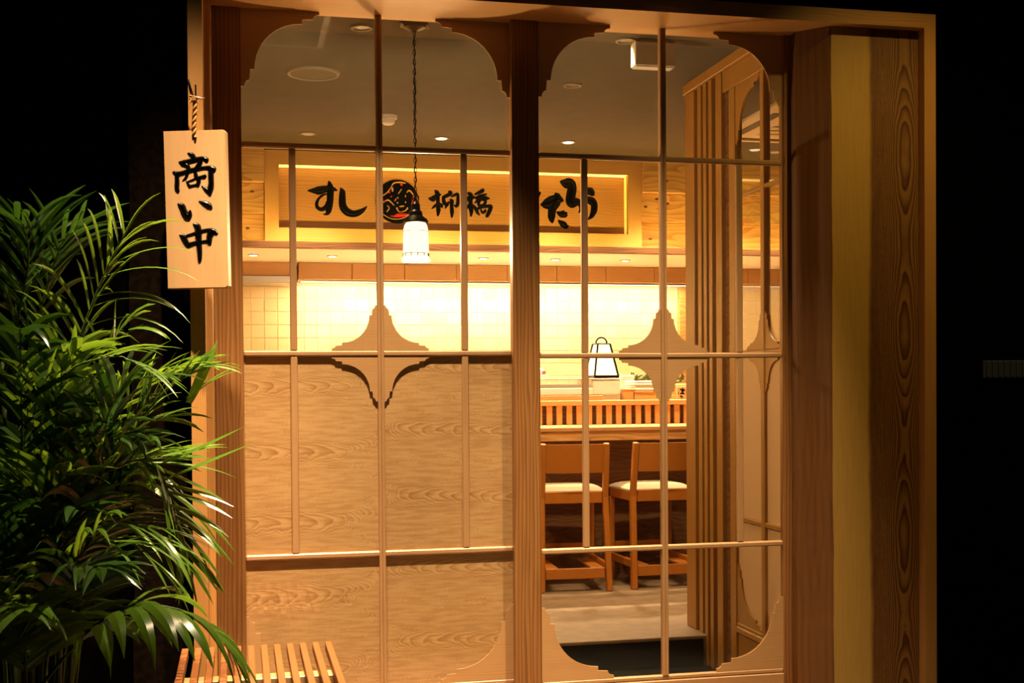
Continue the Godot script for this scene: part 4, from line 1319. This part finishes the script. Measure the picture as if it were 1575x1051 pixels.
func make_chair() -> Node3D:
	# origin on the floor under the seat, the back towards +z
	var t := thing("bar_chair", Vector3.ZERO, "", "chair", "bar chairs along the counter")
	for s in [-1.0, 1.0]:
		var b := MB.new()
		var x0: float = s * 0.195
		b.bar(V(x0 + s * 0.012, 0.0, 0.235), V(x0, 0.56, 0.185), 0.034, 0.042, 0.004)
		b.bar(V(x0, 0.555, 0.186), V(x0 - s * 0.002, 0.89, 0.240), 0.034, 0.036, 0.004)
		part(t, "rear_leg", b, M.chair)
		b = MB.new()
		b.bar(V(x0, 0.0, -0.20), V(x0, 0.53, -0.19), 0.034, 0.036, 0.004)
		part(t, "front_leg", b, M.chair)
		part(t, "side_stretcher", bx(x0 - 0.012, 0.125, -0.185, x0 + 0.012, 0.170, 0.212, 0.003), M.chair)
		part(t, "side_apron", bx(x0 - 0.012, 0.530, -0.19, x0 + 0.012, 0.585, 0.175, 0.003), M.chair)
	part(t, "rear_apron", bx(-0.178, 0.526, 0.160, 0.178, 0.598, 0.184, 0.003), M.chair)
	part(t, "front_apron", bx(-0.178, 0.530, -0.20, 0.178, 0.585, -0.178, 0.003), M.chair)
	part(t, "rear_stretcher", bx(-0.182, 0.077, 0.205, 0.182, 0.140, 0.229, 0.003), M.chair)
	part(t, "foot_rail", bx(-0.178, 0.20, -0.205, 0.178, 0.24, -0.185, 0.004), M.chair)
	for s in [-1.0, 1.0]:
		part(t, "foot_board", bx(s * 0.178, 0.128, -0.18, s * 0.10, 0.143, 0.205, 0.002), M.chair)
	# cushion, crowned
	var c := MB.new()
	var N := 14
	var rows := []
	for i in N + 1:
		var row := []
		for j in N + 1:
			var u := -1.0 + 2.0 * i / N
			var w := -1.0 + 2.0 * j / N
			var h := 0.600 + 0.030 * pow(maxf(0.0, (1.0 - pow(absf(u), 4.0)) * (1.0 - pow(absf(w), 4.0))), 0.45)
			row.append(V(u * 0.208, h, w * 0.185 - 0.022))
		rows.append(row)
	for i in N:
		for j in N:
			var nn := []
			for ij in [[i, j], [i + 1, j], [i + 1, j + 1], [i, j + 1]]:
				var a: Vector3 = rows[mini(ij[0] + 1, N)][ij[1]] - rows[maxi(ij[0] - 1, 0)][ij[1]]
				var b2: Vector3 = rows[ij[0]][mini(ij[1] + 1, N)] - rows[ij[0]][maxi(ij[1] - 1, 0)]
				var m := b2.cross(a).normalized()
				nn.append(m if m.y > 0 else -m)
			c.quad_n(rows[i][j], rows[i][j + 1], rows[i + 1][j + 1], rows[i + 1][j], nn[0], nn[3], nn[2], nn[1])
	c.box(V(-0.208, 0.586, -0.207), V(0.208, 0.601, 0.163), 0.004)
	part(t, "seat_cushion", c, M.cream)
	# curved backrest panel
	var k := MB.new()
	var M2 := 12
	for i in M2:
		var u0 := -1.0 + 2.0 * i / M2
		var u1 := -1.0 + 2.0 * (i + 1) / M2
		var q := []
		for u in [u0, u1]:
			var bow: float = 0.030 * (1.0 - u * u)
			for f in [0.0, 0.016]:
				q.append(V(u * 0.179, 0.713, 0.204 + bow + f))
				q.append(V(u * 0.179, 0.886, 0.232 + bow + f))
		k.quad(q[2], q[6], q[7], q[3], V(0, 0, 1))
		k.quad(q[0], q[4], q[5], q[1], V(0, 0, -1))
		k.quad(q[1], q[5], q[7], q[3], V(0, 1, 0))
		k.quad(q[0], q[4], q[6], q[2], V(0, -1, 0))
	part(t, "backrest", k, M.chair)
	return t


func build_chairs() -> void:
	var a := make_chair()
	a.set_meta("label", "bar chair with a cream seat just right of the middle door stiles")
	a.name = "bar_chair"
	var spots := [[1.965, -2.725, -3.0, ""], [2.515, -2.74, 3.0, "bar chair with a cream seat next to the slatted side screen"], [1.38, -2.73, 0.0, "bar chair hidden behind the oak board, by the middle door stiles"]]
	for i in 2:
		var o := a if i == 0 else a.duplicate()
		if i > 0:
			o.name = numbered("bar_chair")
			add_child(o)
			o.set_meta("label", spots[i][3])
		o.position = V(spots[i][0], STEP, spots[i][1])
		o.rotation.y = deg_to_rad(spots[i][2])


func build_screen() -> void:
	# glazed side screen at right angles to the doors, with a slatted end
	var t := thing("side_screen", V(2.26, 0, -0.75), "lattice side screen with vertical slats and half-frosted glazing, at right angles to the doors", "screen")
	var f := 2.238
	part(t, "end_post", bx(f, STEP + 0.001, -1.368, f + 0.07, 2.868, -1.241, 0.003), M.screen)
	for z in [[-1.191, -1.146], [-1.115, -1.077], [-1.042, -1.003]]:
		part(t, "slat", bx(f, STEP + 0.001 if z[1] < -1.1 else 0.005, z[0], f + 0.06, 2.868, z[1], 0.002), M.screen)
	part(t, "post", bx(f, 0.005, -0.952, f + 0.06, 2.868, -0.882, 0.003), M.screen)
	part(t, "slat_backing", bx(f + 0.045, STEP + 0.002, -1.24, f + 0.0595, 2.868, -0.953, 0.0), M.ply_dark)
	part(t, "head_fascia", bx(f - 0.012, 2.869, -1.368, f + 0.07, CEIL - 0.001, -0.10, 0.003), M.screen)
	part(t, "head_panel", bx(f + 0.008, 2.772, -0.881, f + 0.06, 2.868, -0.10, 0.002), M.screen)
	part(t, "recess_post", bx(f + 0.02, 0.005, -0.881, f + 0.06, 2.771, -0.802, 0.0), M.ply_dark)
	part(t, "stile", bx(f + 0.006, 0.005, -0.801, f + 0.046, 2.771, -0.735, 0.003), M.screen)
	part(t, "stile", bx(f + 0.006, 0.005, -0.13, f + 0.046, 2.771, -0.06 - 0.04, 0.002), M.screen)
	var z0 := -0.735
	var z1 := -0.130
	var zc := -0.4325
	part(t, "kick_panel", bx(f + 0.016, 0.005, z0, f + 0.036, 0.238, z1, 0.0), M.screen)
	part(t, "bottom_rail", bx(f + 0.004, 0.239, z0, f + 0.044, 0.268, z1, 0.004), M.screen)
	part(t, "rail_bead", bx(f + 0.010, 0.2685, z0, f + 0.040, 0.285, z1, 0.003), M.screen)
	for y in [[2.252, 2.270], [1.524, 1.546], [0.760, 0.783]]:
		part(t, "rail", bx(f + 0.010, y[0], z0, f + 0.036, y[1], z1, 0.004), M.screen)
	part(t, "muntin", bx(f + 0.007, 0.285, zc - 0.018, f + 0.042, 2.771, zc + 0.018, 0.003), M.screen)
	var big := bracket_profile(0.27)
	var small := bracket_profile(0.165)
	for s in [[z0, 1.0], [z1, -1.0]]:
		for w in [[2.771, -1.0], [0.285, 1.0]]:
			var b := MB.new()
			b.prism(place_profile(big, Vector2(s[0], w[0]), s[1], w[1]), f + 0.012, f + 0.020, "zy")
			part(t, "corner_bracket", b, M.screen)
	for s in [-1.0, 1.0]:
		for w in [[1.5462, 1.0], [1.5238, -1.0]]:
			var b := MB.new()
			b.prism(place_profile(small, Vector2(zc + s * 0.018, w[0]), s, w[1]), f + 0.012, f + 0.020, "zy")
			part(t, "corner_bracket", b, M.screen)
	part(t, "clear_glass", bx(f + 0.0215, 1.536, z0, f + 0.0245, 2.771, z1, 0.0), M.glass)
	part(t, "frosted_glass", bx(f + 0.0215, 0.285, z0, f + 0.0245, 1.5355, z1, 0.0), M.frost)


func build_ceiling_things() -> void:
	downlight(V(0.520, CEIL, -0.642), 0.048, M.lens_off, "ceiling downlight near the doors, above the left leaf", "ceiling downlights")
	downlight(V(1.687, CEIL, -0.619), 0.048, M.lens_off, "ceiling downlight near the doors, beside the hanging box", "ceiling downlights")
	downlight(V(1.671, CEIL, -1.458), 0.048, M.lens_off, "ceiling downlight in the middle of the right leaf's upper panes", "ceiling downlights")
	downlight(V(0.418, CEIL, -2.915), 0.048, M.lamp_dim, "dim ceiling downlight before the sign's left end", "ceiling downlights")
	downlight(V(1.228, CEIL, -2.907), 0.048, M.lamp_down, "bright ceiling downlight in front of the sign, right of the pendant's chain", "ceiling downlights")
	downlight(V(2.030, CEIL, -2.886), 0.048, M.lamp_down, "bright ceiling downlight in front of the sign, seen through the right leaf", "ceiling downlights")
	downlight(V(3.461, CEIL, -2.958), 0.048, M.lamp_dim, "ceiling downlight seen through the side screen", "ceiling downlights")
	for x in [0.418, 1.228, 2.030, 2.80, 3.461]:
		spot("room_spot", V(x, CEIL - 0.012, -2.9), V(x, 1.2, -3.4), WARM, ROOM, 40.0, 0.8, 0.04)
	for p in [V(0.520, 0, -0.642), V(1.687, 0, -0.619), V(1.671, 0, -1.458), V(2.6, 0, -1.9)]:
		spot("room_spot", V(p.x, CEIL - 0.012, p.z), V(p.x, 0, p.z - 0.05), WARM, ROOM * 0.25, 38.0, 0.9, 0.04)
	for x in [1.671, 2.2]:
		spot("room_spot", V(x, CEIL - 0.012, -1.46), V(x + 0.15, 0.6, -2.55), WARM, ROOM * 0.6, 30.0, 0.9, 0.04)
	spot("room_spot", V(2.78, CEIL - 0.04, -0.75), V(2.72, 0.3, -0.55), WARM, ROOM * 0.8, 40.0, 0.9, 0.04)
	var sp := thing("ceiling_speaker", V(0.365, CEIL, -1.453), "large round flush ceiling speaker", "speaker")
	var b := MB.new()
	b.lathe([Vector2(0.112, -0.006), Vector2(0.116, -0.010), Vector2(0.124, -0.010), Vector2(0.129, 0.0)], sp.position, 48)
	part(sp, "rim", b, M.ring)
	b = MB.new()
	b.lathe([Vector2(0.0, -0.007), Vector2(0.112, -0.005)], sp.position, 48)
	part(sp, "grille", b, M.grille)
	var sd := thing("smoke_detector", V(0.833, CEIL, -2.343), "white smoke detector on the ceiling left of the pendant's chain", "smoke detector")
	b = MB.new()
	b.lathe([Vector2(0.0, -0.018), Vector2(0.050, -0.018), Vector2(0.052, 0.0)], sd.position, 32)
	part(sd, "base", b, M.white)
	b = MB.new()
	b.lathe([Vector2(0.0, -0.050), Vector2(0.026, -0.050), Vector2(0.036, -0.042), Vector2(0.040, -0.019)], sd.position, 32)
	part(sd, "chamber", b, M.white)
	var ex := thing("exit_sign_box", V(1.805, CEIL - 0.10, -0.58), "plain box-shaped hanging sign seen from its blank side, at the ceiling behind the right leaf", "sign")
	part(ex, "housing", bx(1.712, 2.800, -0.63, 1.898, 2.905, -0.565, 0.003), M.cream)
	part(ex, "bottom_diffuser", bx(1.718, 2.795, -0.625, 1.892, 2.7995, -0.570, 0.001), M.white)
	part(ex, "mounting_plate", bx(1.74, 2.9055, -0.62, 1.87, CEIL - 0.0005, -0.575, 0.0), M.steel)
	var ac := thing("air_conditioner", V(3.2, CEIL, -2.0), "ceiling cassette air conditioner seen through the side screen", "air conditioner")
	part(ac, "panel", bx(2.84, CEIL - 0.03, -2.55, 3.72, CEIL - 0.0005, -1.55, 0.006), M.cream)
	for k in 4:
		var g := MB.new()
		if k < 2:
			g.box(V(2.98, CEIL - 0.034, -2.49 + k * 0.84), V(3.58, CEIL - 0.0302, -2.43 + k * 0.84), 0.001)
		else:
			g.box(V(2.90 + (k - 2) * 0.70, CEIL - 0.034, -2.35), V(2.96 + (k - 2) * 0.70, CEIL - 0.0302, -1.75), 0.001)
		part(ac, "air_slot", g, M.black)
	for k in 6:
		part(ac, "grille_bar", bx(3.05, CEIL - 0.036, -2.32 + k * 0.1, 3.50, CEIL - 0.0302, -2.28 + k * 0.1, 0.001), M.steel)


func lamp_head(at: Vector3, to: Vector3, label: String) -> void:
	# a can spot on an arm from the dark wall over the frame
	var t := thing("spot_lamp", V(at.x, at.y, 0.02), label, "lamp", "spot lamps over the shopfront")
	var b := MB.new()
	b.box(V(at.x - 0.05, at.y + 0.06, 0.021), V(at.x + 0.05, at.y + 0.22, 0.035), 0.004)
	part(t, "wall_plate", b, M.black)
	var d := (to - at).normalized()
	b = MB.new()
	b.tube([V(at.x, at.y + 0.14, 0.035), V(at.x, at.y + 0.16, at.z - 0.1), at - d * 0.16], [0.012], 8)
	part(t, "arm", b, M.black)
	b = MB.new()
	b.tube([at - d * 0.17, at - d * 0.165, at - d * 0.03], [0.03, 0.045, 0.05], 20)
	part(t, "can", b, M.black)
	b = MB.new()
	b.tube([at - d * 0.029, at - d * 0.027], [0.042], 20)
	part(t, "lens", b, M.lamp_spot)
